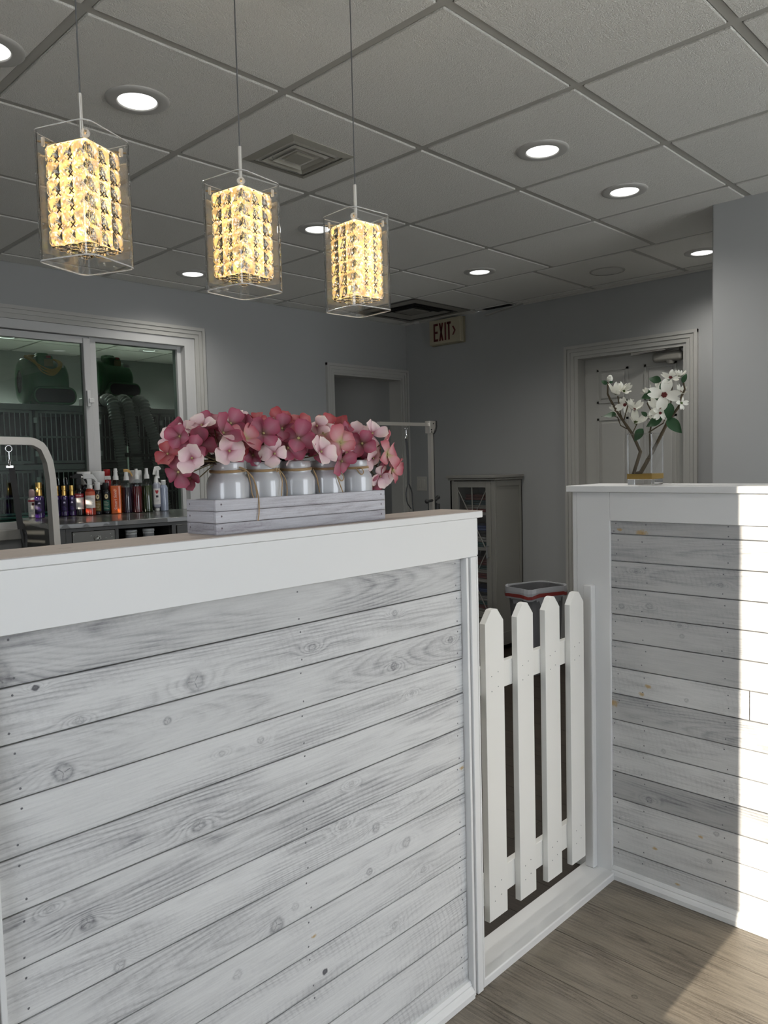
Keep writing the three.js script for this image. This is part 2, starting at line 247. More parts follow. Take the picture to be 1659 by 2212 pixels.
// ================= THE LEFT COUNTER =================
{
  const t = thing('reception_counter', 'long white half-wall counter clad in whitewashed grey planks, under the pendant lamps', 'counter', [0.92, 0, -1.22]);
  const ox = -0.92, oz = 1.22, L = (g) => merge(g).translate(ox, 0, oz);
  obj('core', L([bx(0.345, 1.503, 0, 1.198, -1.27, -1.1795)]), M.white, t);
  const J = [1.108, 1.0255, 0.941, 0.857, 0.772, 0.687, 0.601, 0.520, 0.438, 0.355, 0.270, 0.183, 0.094, 0.012];
  const X0 = 0.365, W = 1.10;
  const K = [ // knots seen on the boards: x, y, radius, darkness
    [1.225, 1.005, 0.006, 1], [0.984, 0.974, 0.007, 0.7], [1.416, 0.911, 0.007, 1.2], [1.218, 0.888, 0.008, 1.3], [0.715, 0.965, 0.015, 0.9], [0.509, 0.95, 0.006, 0.7], [0.659, 0.91, 0.006, 1.3], [0.48, 0.876, 0.013, 1.3], [0.851, 0.823, 0.006, 0.8], [1.275, 0.814, 0.006, 0.6],
    [1.055, 0.583, 0.008, 0.6], [1.126, 0.455, 0.007, 1.1], [1.245, 0.477, 0.010, 0.8], [0.874, 0.452, 0.012, 1.1], [0.505, 0.626, 0.009, 1], [0.711, 0.709, 0.010, 0.8], [0.765, 0.822, 0.005, 0.7], [1.08, 0.665, 0.006, 0.5], [0.39, 1.045, 0.020, 0.8], [0.992, 0.298, 0.005, 3], [0.92, 0.468, 0.007, 0.5], [0.45, 0.673, 0.006, 0.6], [0.555, 0.529, 0.008, 0.8], [1.30, 0.39, 0.006, 0.6], [1.15, 0.545, 0.009, 0.8], [0.445, 1.016, 0.004, 3], [1.2, 0.30, 0.007, 0.7], [0.78, 0.40, 0.008, 0.6]];
  const tones = [0.93, 0.99, 0.97, 1, 1.01, 1.0, 1.03, 1.02, 1.02, 1.03, 1.03, 1.03, 1.02], amt = [1.1, 0.85, 0.85, 0.8, 0.95, 1.15, 0.6, 0.7, 0.6, 0.55, 0.5, 0.5, 0.5];
  for (let i = 0; i + 1 < J.length; i++) {
    const y0 = J[i + 1] + 0.0011, y1 = J[i] - 0.0011, h = y1 - y0, rr = rng(900 + i);
    const nails = []; for (const nx of [0.41, 0.955, 1.437]) for (const q of [0.16, 0.84]) nails.push([nx - X0 + (rr() - 0.5) * 0.014, h * (q + (rr() - 0.5) * 0.1)]);
    const c = 211 * tones[i];
    const tex = woodTex(10 + i, W, h, 1664, 128, { tone: [c, c * 1.003, c * 1.0], dark: [122, 122, 125], amount: amt[i] * 1.15, freq: 230, knots: K.filter((k) => k[1] > y0 && k[1] < y1).map((k) => [k[0] - X0, k[1] - y0, k[2], k[3]]), nails, saw: i > 8 ? 0.9 : 0.35, stains: i === 11 ? [[0.56, 0.05, 0.006]] : i === 6 ? [[1.085, 0.065, 0.005]] : i === 8 ? [[0.6, 0.03, 0.004]] : [] });
    const wv = 0.0025 * Math.sin(i * 2.3), g = clean(bx(X0 + ox, X0 + W - 0.003 + wv + ox, y0, y1, -1.1795 + oz, -1.1685 + (i % 3) * 0.0004 + oz, 0.0012));
    const p = g.attributes.position, uv = g.attributes.uv; for (let k = 0; k < p.count; k++) uv.setXY(k, (p.getX(k) - X0 - ox) / W, (p.getY(k) - y0) / h);
    obj('plank', g, mat(0xffffff, 0.62, { map: tex }), t);
  }
  obj('fascia', L([bx(0.335, 1.508, 1.1045, 1.1981, -1.1795, -1.1535, 0.0012)]), M.white, t);
  obj('fascia', L([bx(1.5085, 1.5225, 1.1055, 1.1975, -1.28, -1.162, 0.0015)]), M.white, t);
  obj('cap', L([bx(0.32, 1.532, 1.1982, 1.2145, -1.286, -1.1525, 0.002)]), M.white, t);
  const capTex = woodTex(60, 1.22, 0.14, 1024, 128, { tone: [178, 166, 156], dark: [120, 110, 104], amount: 0.6, knots: [[0.2, 0.07, 0.008, 0.8], [0.75, 0.04, 0.005, 0.8]] });
  const ct = clean(bx(0.321, 1.531, 1.2145, 1.2155, -1.2855, -1.151)); { const p = ct.attributes.position, uv = ct.attributes.uv; for (let k = 0; k < p.count; k++) uv.setXY(k, (p.getX(k) - 0.32) / 1.22, (p.getZ(k) + 1.286) / 0.14); }
  obj('cap_top', ct.translate(ox, 0, oz), mat(0xffffff, 0.55, { map: capTex }), t).userData.label = 'worn pale wood top of the cap';
  const strip = (x, s) => [[0, 0.009, 0.028], [0.009, 0.014, 0.023], [0.014, 0.036, 0.031], [0.036, 0.041, 0.024], [0.041, 0.048, 0.027]].map(([a, b, d]) => bx(s > 0 ? x + a : x - a, s > 0 ? x + b : x - b, 0.002, 1.1045, -1.1795, -1.1795 + d, 0.0015));
  obj('corner_trim', L(strip(1.4615, 1)), M.white, t); obj('corner_trim', L(strip(0.376, -1)), M.white, t);
  const prof = [[0, 0], [0.021, 0], [0.0205, 0.014], [0.016, 0.023], [0.011, 0.027], [0.0115, 0.031], [0.007, 0.040], [0, 0.041]];
  const bb = extrude(prof, 1.085).rotateY(-Math.PI / 2);   // profile x -> +z, length -> -x
  obj('baseboard', L([bb.translate(1.461, 0.001, -1.1685)]), M.white, t);
}
// ================= THE RIGHT COUNTER =================
{
  const t = thing('reception_counter', 'white framed plank counter on the right carrying the flower vase, half in sunlight', 'counter', [2.28, 0, -0.4]);
  const ox = -2.28, oz = 0.4, L = (g) => merge(g).translate(ox, 0, oz), Z1 = 0.55;
  obj('core', L([bx(2.2185, 2.345, 0, 1.231, -1.293, Z1)]), M.white, t);
  const J = [1.143, 1.101, 1.017, 0.933, 0.85, 0.766, 0.682, 0.598, 0.515, 0.430, 0.347, 0.263, 0.18, 0.097, 0.01], Z0 = -1.168;
  const K = [[-1.084, 0.989, 0.006, 0.7], [-1.133, 0.877, 0.007, 0.8], [-1.043, 0.887, 0.008, 0.8], [-0.951, 0.84, 0.005, 0.9], [-0.832, 0.97, 0.006, 0.8], [-0.944, 0.809, 0.006, 0.8], [-1.046, 0.286, 0.008, 1.4], [-0.843, 0.245, 0.006, 1], [-0.863, 0.156, 0.006, 1.1], [-0.93, 0.62, 0.005, 0.8], [-1.0, 0.45, 0.006, 0.7], [-0.8, 0.36, 0.006, 0.7]];
  const tones = [0.84, 0.88, 0.88, 0.87, 0.88, 0.88, 0.96, 0.89, 0.95, 0.98, 0.84, 0.97, 0.98, 0.97], amt = [0.5, 0.7, 0.7, 0.6, 0.55, 0.55, 0.4, 0.9, 0.4, 0.4, 1.25, 0.6, 0.5, 0.5];
  for (let i = 0; i + 1 < J.length; i++) {
    const y0 = J[i + 1] + 0.0013, y1 = J[i] - 0.0013, h = y1 - y0, rr = rng(700 + i), c = 214 * tones[i];
    const nails = []; for (const nz of [-1.15, -1.06, -0.82]) for (const q of [0.2, 0.8]) nails.push([nz - Z0 + (rr() - 0.5) * 0.02, h * (q + (rr() - 0.5) * 0.15)]);
    const runs = i === 6 ? [[Z0, -0.754], [-0.752, Z1]] : [[Z0, Z1]];
    const W = 1.72, tex = woodTex(110 + i, W, h, 2048, 96, { tone: [c, c, c * 0.995], dark: [116, 117, 120], amount: amt[i] * 1.15, freq: 210, nails, saw: 0.5, knots: K.filter((k) => k[1] > y0 && k[1] < y1).map((k) => [k[0] - Z0, k[1] - y0, k[2], k[3]]), stains: i === 0 ? [[0.03, 0.012, 0.006], [0.1, 0.004, 0.012]] : i === 6 ? [[0.12, 0.04, 0.007], [0.1, 0.012, 0.006]] : i === 7 ? [[0.004, 0.05, 0.012]] : i > 10 ? [[0.14 + 0.07 * (i % 3), 0.04, 0.005]] : [] });
    const m = mat(0xffffff, 0.62, { map: tex });
    for (const [a, b] of runs) {
      const g = clean(bx(2.2075 + ox - (i % 4) * 0.0005, 2.2185 + ox, y0, y1, a + oz, b + oz, 0.0012)), p = g.attributes.position, uv = g.attributes.uv;
      for (let k = 0; k < p.count; k++) uv.setXY(k, (p.getZ(k) - oz - Z0) / W, (p.getY(k) - y0) / h);
      obj('plank', g, m, t);
    }
  }
  obj('frame_board', L([bx(2.1985, 2.2185, 0, 1.2305, -1.281, -1.1665, 0.002)]), M.white, t);
  obj('frame_board', L([bx(2.1985, 2.2185, 1.142, 1.2305, -1.1665, Z1, 0.002)]), M.white, t);
  obj('end_board', L([bx(2.2005, 2.355, 0, 1.2305, -1.297, -1.2815, 0.002)]), M.white, t);
  obj('cap', L([bx(2.185, 2.40, 1.231, 1.2505, -1.311, Z1, 0.002)]), M.white, t);
  obj('gate_stop', L([bx(2.173, 2.1985, 0.021, 0.938, -1.247, -1.2165, 0.004)]), M.white, t);
  const prof = [[0, 0], [0.019, 0], [0.0185, 0.014], [0.014, 0.022], [0.010, 0.026], [0.0105, 0.029], [0.006, 0.037], [0, 0.038]];
  const bb = extrude(prof, Z1 + 1.166); { const p = bb.attributes.position; for (let k = 0; k < p.count; k++) p.setX(k, -p.getX(k)); const g = clean(bb), q = g.attributes.position; for (let k = 0; k < q.count; k += 3) { const b = [q.getX(k + 1), q.getY(k + 1), q.getZ(k + 1)], c = [q.getX(k + 2), q.getY(k + 2), q.getZ(k + 2)]; q.setXYZ(k + 1, ...c); q.setXYZ(k + 2, ...b); } g.computeVertexNormals(); obj('baseboard', L([g.translate(2.2075, 0.001, -1.166)]), M.white, t); }
}
// ================= PICKET GATE =================
{
  const t = thing('picket_gate', 'small white picket gate of four pointed pickets between the two counters', 'gate', [1.82, 0.021, -1.2]);
  const O = [-1.82, -0.021, 1.2], P = mat(lin(0.82, 0.82, 0.79), 0.38), nail = mat(lin(0.45, 0.45, 0.45), 0.5);
  for (const [x0, x1, yb, yt] of [[1.598, 1.677, 0.112, 0.947], [1.742, 1.818, 0.110, 0.943], [1.882, 1.957, 0.105, 0.940], [2.017, 2.094, 0.102, 0.935]]) {
    const w = x1 - x0, s = [[0, yb], [w, yb], [w, yt - 0.034], [w - 0.026, yt - 0.002], [w - 0.034, yt], [0.034, yt], [0.026, yt - 0.002], [0, yt - 0.034]];
    const k = obj('picket', extrude(s, 0.016, 0.0012).translate(x0 + O[0], O[1], -1.2175 + O[2]), P, t);
    const n = []; for (const y of [0.735, 0.775, 0.165, 0.205]) for (const dx of [0.3, 0.66]) n.push(cyl(0.0016, 0.0016, 0.001, 0, 0, 0, 8).rotateX(Math.PI / 2).translate(x0 + w * dx + O[0], y + (dx - 0.5) * 0.02 + O[1], -1.1998 + O[2]));
    obj('nail_heads', n, nail, k).userData.kind = 'stuff';
  }
  obj('rail', merge([bx(1.5035, 2.125, 0.722, 0.793, -1.2385, -1.2187, 0.002)]).translate(...O), P, t);
  obj('rail', merge([bx(1.5035, 2.125, 0.150, 0.226, -1.2385, -1.2187, 0.002)]).translate(...O), P, t);
}

// ================= LIGHTS =================
const glow = new THREE.MeshStandardMaterial({ color: 0xffffff, roughness: 0.5, emissive: lin(1, 1, 0.98), emissiveIntensity: 1.7 });
function downlight(x, z, label, power = 1.3, r = 0.093, y = CE - 0.004) {
  const t = thing('recessed_light', label, 'light', [x, y, z], 0);
  obj('trim_ring', lathe([[r * 0.60, 0.004], [r * 0.61, -0.004], [r * 0.66, -0.007], [r * 0.9, -0.006], [r * 0.985, -0.003], [r, 0.0005]], 40), mat(lin(0.56, 0.55, 0.52), 0.4), t);
  obj('lens', lathe([[0, -0.0015], [r * 0.45, -0.0015], [r * 0.60, -0.003], [r * 0.61, 0.0]], 40), glow, t);
  const l = new THREE.SpotLight(new THREE.Color(1, 0.97, 0.92), power, 6, 1.3, 0.8, 2); l.position.set(0, -0.02, 0); l.target.position.set(0, -1, 0); l.shadow.radius = 2.5; t.add(l, l.target);
  return t;
}
downlight(0.79, -2.165, 'round recessed ceiling light cut by the left edge of the photo');
downlight(1.213, -2.165, 'bright recessed ceiling light between the first and second pendant, nearest and largest');
downlight(2.444, -1.547, 'recessed ceiling light right of the third pendant, larger of the pair at upper right');
downlight(3.061, -1.547, 'recessed ceiling light next to the grey corner wall, smaller of the pair at upper right');
downlight(4.286, -1.718, 'recessed ceiling light half hidden behind the edge of the grey corner wall');
downlight(3.69, -2.769, 'small recessed ceiling light above the exit sign wall, in the middle of the dark ceiling');
downlight(2.444, -2.766, 'recessed ceiling light just left of the third pendant, partly behind its glass');
downlight(2.46, -3.86, 'recessed ceiling light low beside the second pendant, near the window wall');
downlight(2.444, -6.6, 'recessed ceiling light of the back room seen at the left edge of the window', 10);
downlight(3.70, -6.59, 'recessed ceiling light of the back room seen in the right window pane', 10);
downlight(4.2, -5.0, 'recessed ceiling light inside the hall behind the cased doorway', 0.3);
{ // flush speaker
  const t = thing('ceiling_speaker', 'flush round speaker grille in the ceiling beside the grey corner wall', 'speaker', [4.407 - 0.14, CE - 0.0037, -2.269]);
  obj('grille', lathe([[0, -0.003], [0.085, -0.003], [0.092, -0.002]], 40), tileMats[0], t); obj('rim', lathe([[0.092, -0.004], [0.1, -0.004], [0.102, 0]], 40), M.gridBar, t);
}
function vent(x, z, w, label, m, dark) { // square step-down air diffuser of nested frames
  const t = thing('air_vent', label, 'vent', [x, CE - 0.004, z]);
  const ring = (a, b, y0, y1) => { const p = []; const A = [[-a, -a], [a, -a], [a, a], [-a, a]], B = [[-b, -b], [b, -b], [b, b], [-b, b]]; for (let i = 0; i < 4; i++) { const j = (i + 1) % 4, q = [V(A[i][0], y0, A[i][1]), V(A[j][0], y0, A[j][1]), V(B[j][0], y1, B[j][1]), V(B[i][0], y1, B[i][1])]; p.push(q[0], q[1], q[2], q[0], q[2], q[3]); const d = q.map((v) => v.clone().add(V(0, 0.002, 0))); p.push(d[0], d[2], d[1], d[0], d[3], d[2]); } const g = new THREE.BufferGeometry().setFromPoints(p); g.computeVertexNormals(); return g; };
  const h = w / 2;
  obj('backing', box(w * 0.8, 0.002, w * 0.8, 0, 0.0045, 0), M.void, t);
  obj('frame', [ring(h, h * 0.80, -0.001, -0.006), ring(h, h, -0.001, 0.004)], m, t);
  obj('louver', [ring(h * 0.66, h * 0.56, -0.008, 0.002)], m, t); obj('louver', [ring(h * 0.47, h * 0.39, -0.009, 0.002)], m, t);
  obj('centre', [box(h * 0.5, 0.003, h * 0.5, 0, -0.005, 0), ring(h * 0.30, h * 0.25, -0.001, -0.006)], m, t);
  return t;
}
const ventM = mat(lin(0.40, 0.385, 0.33), 0.55);
vent(1.845, -2.18, 0.285, 'square beige ceiling air vent between the second and third pendants', ventM);
vent(4.27, -3.82, 0.60, 'large dark ceiling air vent over the exit sign', mat(lin(0.30, 0.29, 0.26), 0.6));

// ---------- crystal pendants ----------
{
  const coreM = new THREE.MeshStandardMaterial({ color: lin(0.9, 0.8, 0.6), roughness: 0.5, emissive: lin(1, 1, 1), emissiveIntensity: 1.05, emissiveMap: dataTex(128, 256, (x, y) => { const a = fbm(x / 9, y / 9, 5, 3), b = fbm(x / 4, y / 4, 6, 2); const w = b > 0.64 ? 1 : 0, k = 1 + 1.5 * (a - 0.5); return [255 * Math.min(1, k * 0.93 + 0.2 * w), 180 * k + 80 * w, 92 * k + 160 * w]; }) });
  const crystalM = new THREE.MeshPhysicalMaterial({ color: lin(1, 0.97, 0.9), transmission: 1, roughness: 0.02, thickness: 0.01, ior: 1.52 });
  const N = 0.0272, H = N / 2 + 0.0004;
  const facet = () => { // cut square crystal: table, eight facets, flat back
    const a = H, b = H * 0.42, d = 0.0042, e = 0.0025, c = H * 0.62;
    const oct = [[a, c], [c, a], [-c, a], [-a, c], [-a, -c], [-c, -a], [c, -a], [a, -c]], rg = (k, off) => oct.map(([x, y]) => { const an = Math.atan2(y, x) + off; return [Math.cos(an) * H * k, Math.sin(an) * H * k]; }), r1 = rg(0.66, Math.PI / 8), r2 = rg(0.34, 0);
    const p = []; const tri = (...v) => v.forEach((q) => p.push(V(...q)));
    for (let i = 0; i < 8; i++) { const j = (i + 1) % 8; const h = (i + 7) % 8; tri([...oct[i], 0], [...oct[j], 0], [...r1[i], d * 0.72]); tri([...oct[i], 0], [...r1[i], d * 0.72], [...r1[h], d * 0.72]); tri([...r2[i], d * 1.15], [...r1[h], d * 0.72], [...r1[i], d * 0.72]); tri([...r2[i], d * 1.15], [...r1[i], d * 0.72], [...r2[j], d * 1.15]); tri([0, 0, d * 1.3], [...r2[i], d * 1.15], [...r2[j], d * 1.15]); tri([0, 0, -0.0012], [...oct[j], 0], [...oct[i], 0]); }
    const g = new THREE.BufferGeometry().setFromPoints(p); g.computeVertexNormals(); return clean(g);
  };
  const cg = facet(), clipG = merge([box(0.0125, 0.0019, 0.0009, 0, 0, 0).rotateZ(Math.PI / 4), box(0.0125, 0.0019, 0.0009, 0, 0, 0).rotateZ(-Math.PI / 4)]);
  const outline = (s, r, n = 8) => { const o = []; for (const [cx, cy, a0] of [[1, 1, 0], [-1, 1, 90], [-1, -1, 180], [1, -1, 270]]) for (let i = 0; i <= n; i++) { const a = (a0 + 90 * i / n) * Math.PI / 180; o.push([cx * (s - r) + r * Math.cos(a), cy * (s - r) + r * Math.sin(a)]); } return o; };
  const bulge = (o) => o.map(([x, y]) => { const k = Math.max(Math.abs(x), Math.abs(y)); return [x, y]; });
  const shell = (s, r, th, h) => { const A = outline(s, r), B = outline(s - th, r - th * 0.8), p = [], n = A.length; const q = (a, b, c, d) => p.push(a, b, c, a, c, d); for (let i = 0; i < n; i++) { const j = (i + 1) % n, v = (o, k, y) => V(o[k][0], y, o[k][1]); q(v(A, i, 0), v(A, i, h), v(A, j, h), v(A, j, 0)); q(v(B, i, 0), v(B, j, 0), v(B, j, h), v(B, i, h)); q(v(A, i, h), v(B, i, h), v(B, j, h), v(A, j, h)); q(v(A, i, 0), v(A, j, 0), v(B, j, 0), v(B, i, 0)); } const g = new THREE.BufferGeometry().setFromPoints(p); g.computeVertexNormals(); return clean(g); };
  const wall = (o, h) => { const p = [], nrm = []; for (let i = 0; i < o.length; i++) { const a = o[i], b = o[(i + 1) % o.length]; p.push(V(a[0], 0, a[1]), V(a[0], h, a[1]), V(b[0], h, b[1]), V(a[0], 0, a[1]), V(b[0], h, b[1]), V(b[0], 0, b[1])); } const g = new THREE.BufferGeometry().setFromPoints(p); const gi = clean(g); gi.computeVertexNormals(); return gi; };
  const rimG = (o, y, r) => { const c = new THREE.CatmullRomCurve3(o.filter((_, i) => i % 3 === 0 || true).map(([x, z]) => V(x, y, z)), true, 'centripetal'); return new THREE.TubeGeometry(c, 120, r, 8, true); };
  const t = thing('crystal_pendant', 'x', 'pendant lamp', [0.622, 1.69, -1.3], 0.42, 'crystal pendant lamps over the counter');
  const S = 0.0585, o = outline(S, 0.017), GH = 0.212;
  const shade = obj('glass_shade', shell(S, 0.017, 0.0026, GH), M.solidGlass, t);
  const rimM = new THREE.MeshPhysicalMaterial({ color: 0xffffff, transmission: 0.55, roughness: 0.12, thickness: 0, ior: 1.5 }), om = outline(S - 0.0013, 0.0165); obj('rim', rimG(om, -0.0006, 0.0014), rimM, shade); obj('rim', rimG(om, GH + 0.0006, 0.0014), rimM, shade);
  const core = obj('light_core', [box(0.0768, 0.160, 0.0768, 0, 0.1075, 0, 0.003)], coreM, t);
  const basket = 3 * N / 2, y0 = 0.026;
  for (let f = 0; f < 4; f++) for (let i = 0; i < 3; i++) for (let j = 0; j < 6; j++) {
    const m = new THREE.Mesh(cg, crystalM); m.name = 'crystal'; const a = f * Math.PI / 2, u = (i - 1) * N, d = basket + 0.0005;
    m.position.set(Math.sin(a) * d + Math.cos(a) * u, y0 + N / 2 + j * N, Math.cos(a) * d - Math.sin(a) * u); m.rotation.y = a; t.add(m);
  }
  const clips = []; for (let f = 0; f < 4; f++) for (let i = 1; i < 3; i++) for (let j = 1; j < 6; j++) { const a = f * Math.PI / 2; clips.push(clipG.clone().translate((i - 1.5) * N, y0 + j * N, basket + 0.0052).rotateY(a)); }
  obj('wire_clip', clips, mat(lin(0.22, 0.17, 0.11), 0.35, { metalness: 0.8 }), t).userData.kind = 'stuff';
  const bot = []; for (let i = 0; i < 3; i++) for (let j = 0; j < 3; j++) bot.push(cg.clone().rotateX(Math.PI / 2).translate((i - 1) * N, y0 - 0.002, (j - 1) * N));
  obj('bottom_crystals', bot, crystalM, t);
  obj('top_plate', [box(0.078, 0.002, 0.078, 0, 0.192, 0, 0.0009), cyl(0.009, 0.009, 0.016, 0, 0.2, 0)], M.chrome, t);
  for (let k = 0; k < 4; k++) { const a = k * Math.PI / 2 + Math.PI / 4; const arm = obj('arm', rod([0, 0.196, 0], [Math.cos(a) * 0.070, 0.196, Math.sin(a) * 0.070], 0.0018), mat(lin(0.7, 0.55, 0.35), 0.25, { metalness: 1 }), t); obj('bead', lathe([[0.003, -0.003], [0.0068, -0.0028], [0.0075, 0], [0.0068, 0.0028], [0.003, 0.003]], 20).rotateZ(Math.PI / 2).rotateY(-a).translate(Math.cos(a) * 0.061, 0.196, Math.sin(a) * 0.061), new THREE.MeshPhysicalMaterial({ color: 0xffffff, transmission: 0.5, roughness: 0.5, thickness: 0 }), arm); }
  obj('stem', rod([0, 0.2, 0], [0, 0.285, 0], 0.0036), M.steel, t);
  obj('cord', rod([0, 0.285, 0], [0, 2.44 - 1.69 - 0.02, 0], 0.0014), mat(lin(0.12, 0.12, 0.12), 0.5), t);
  obj('canopy', cyl(0.05, 0.05, 0.016, 0, 2.44 - 1.69 - 0.016, 0), M.steel, t);
  const pl = new THREE.PointLight(new THREE.Color(1, 0.75, 0.42), 0.10, 4, 2); pl.position.set(0, 0.107, 0); pl.shadow.radius = 1; t.add(pl);
  t.userData.label = 'leftmost and largest-looking crystal pendant lamp in a clear glass shade';
  copyOf(t, [0.948, 1.69, -1.3], 'middle one of the three crystal pendant lamps, beside the ceiling vent', 0.16);
  copyOf(t, [1.266, 1.69, -1.3], 'rightmost crystal pendant lamp, smallest-looking of the three', -0.06);
}

// ================= PLANTER BOX WITH JARS =================
const CAPY = 1.2155;
{
  const t = thing('planter_box', 'whitewashed slatted wooden box holding five white jars on the left counter', 'planter', [0.994, CAPY, -1.224]);
  const w = 0.434, d = 0.096, H = [[0, 0.0207], [0.0214, 0.0422], [0.0429, 0.0635]];
  H.forEach(([a, b], i) => {
    const c = 190 + (i === 0 ? -10 : 0), tex = woodTex(300 + i, w, 0.021, 1024, 56, { tone: [c, c, c + 6], dark: [120, 112, 118], amount: 0.8, freq: 330, fine: 1.6, nails: [[0.012, 0.012], [w - 0.012, 0.012]] }), m = mat(0xffffff, 0.65, { map: tex });
    const put = (g, W, x0, axis) => { g = clean(g); const p = g.attributes.position, uv = g.attributes.uv; for (let k = 0; k < p.count; k++) uv.setXY(k, ((axis ? p.getZ(k) : p.getX(k)) - x0) / W * (axis ? 0.25 : 1), (p.getY(k) - a) / 0.021); obj('slat', g, m, t); };
    put(bx(-w / 2, w / 2, a, b, d / 2 - 0.007, d / 2, 0.001), w, -w / 2);
    put(bx(-w / 2, w / 2, a, b, -d / 2, -d / 2 + 0.007, 0.001), w, -w / 2);
    put(bx(-w / 2, -w / 2 + 0.007, a, b, -d / 2 + 0.0072, d / 2 - 0.0072, 0.001), d, -d / 2, 1);
    put(bx(w / 2 - 0.007, w / 2, a, b, -d / 2 + 0.0072, d / 2 - 0.0072, 0.001), d, -d / 2, 1);
  });
  obj('bottom', bx(-w / 2 + 0.008, w / 2 - 0.008, 0.001, 0.007, -d / 2 + 0.008, d / 2 - 0.008), mat(lin(0.4, 0.38, 0.37), 0.7), t);
}
{
  const jm = new THREE.MeshPhysicalMaterial({ color: lin(0.50, 0.51, 0.53), roughness: 0.28, clearcoat: 1, clearcoatRoughness: 0.06 });
  const tw = mat(lin(0.36, 0.245, 0.13), 0.9);
  const where = ['first jar from the left, with the long twine bow', 'second jar from the left, twine hanging in two ends', 'third jar from the left, in the middle of the box', 'fourth jar from the left, with a looped twine bow', 'rightmost jar, at the right end of the box'];
  const xs = [0.838, 0.920, 1.002, 1.084, 1.166];
  const r = 0.0395;
  const pts = [[0, 0], [r - 0.006, 0], [r - 0.001, 0.004], [r, 0.010], [r, 0.083], [r - 0.0015, 0.091], [r - 0.006, 0.098], [r - 0.0085, 0.1015], [r - 0.0075, 0.1035], [r - 0.0075, 0.1065], [r - 0.0092, 0.1085], [r - 0.0092, 0.1105], [r - 0.008, 0.112], [r - 0.008, 0.122], [r - 0.0105, 0.1235], [r - 0.0105, 0.112], [r - 0.004, 0.08], [r - 0.004, 0.006], [0, 0.005]];
  const bows = [
    [[[0.004, 0.113, 0.034], [0.012, 0.108, 0.037], [0.019, 0.106, 0.036]], [[0.019, 0.106, 0.036], [0.021, 0.085, 0.042], [0.023, 0.062, 0.044], [0.029, 0.052, 0.046], [0.032, 0.066, 0.045], [0.028, 0.092, 0.042], [0.019, 0.106, 0.036]], [[0.019, 0.106, 0.036], [0.029, 0.088, 0.043], [0.034, 0.058, 0.048], [0.032, 0.030, 0.051], [0.028, 0.013, 0.052]], [[0.003, 0.114, 0.034], [0.010, 0.111, 0.038], [0.019, 0.106, 0.036]]],
    [[[0.012, 0.106, 0.034], [0.004, 0.110, 0.037], [0.006, 0.103, 0.038], [0.012, 0.106, 0.034]], [[0.012, 0.106, 0.036], [0.013, 0.085, 0.043], [0.009, 0.060, 0.045], [0.008, 0.046, 0.046]], [[0.014, 0.106, 0.035], [0.022, 0.092, 0.040], [0.028, 0.076, 0.038], [0.025, 0.06, 0.042], [0.018, 0.05, 0.045]]],
    [[[0.028, 0.106, 0.022], [0.034, 0.09, 0.026], [0.040, 0.070, 0.024], [0.044, 0.058, 0.022]], [[0.028, 0.106, 0.022], [0.033, 0.085, 0.028], [0.037, 0.075, 0.024]]],
    [[[-0.004, 0.106, 0.032], [-0.003, 0.09, 0.040], [0.004, 0.08, 0.044], [0.012, 0.086, 0.042], [0.008, 0.094, 0.041], [-0.004, 0.106, 0.032]], [[-0.004, 0.106, 0.032], [-0.005, 0.084, 0.043], [0.004, 0.062, 0.044], [0.012, 0.05, 0.042]]],
    [[[-0.02, 0.106, 0.026], [-0.014, 0.092, 0.036], [-0.008, 0.096, 0.038], [-0.012, 0.104, 0.036], [-0.02, 0.106, 0.026]]],
  ];
  xs.forEach((x, i) => {
    const t = thing('mason_jar', 'white glazed ' + where[i], 'jar', [x, CAPY + 0.0075, -1.224], 0, 'white jars in the planter box');
    obj('jar_body', lathe(pts, 48), jm, t);
    const ring = []; for (let k = 0; k <= 40; k++) { const a = k / 40 * Math.PI * 2; ring.push([Math.cos(a) * (r - 0.0072), 0.1052 + 0.0008 * Math.sin(a * 2), Math.sin(a) * (r - 0.0072)]); }
    const s = [tube(ring, 0.0016, 60, 6), tube(ring.map((p) => [p[0], p[1] + 0.0024, p[2]]), 0.0015, 60, 6)];
    obj('twine', [...s, ...bows[i].map((b) => tube(b, 0.00115, 30, 6))], tw, t);
  });
}
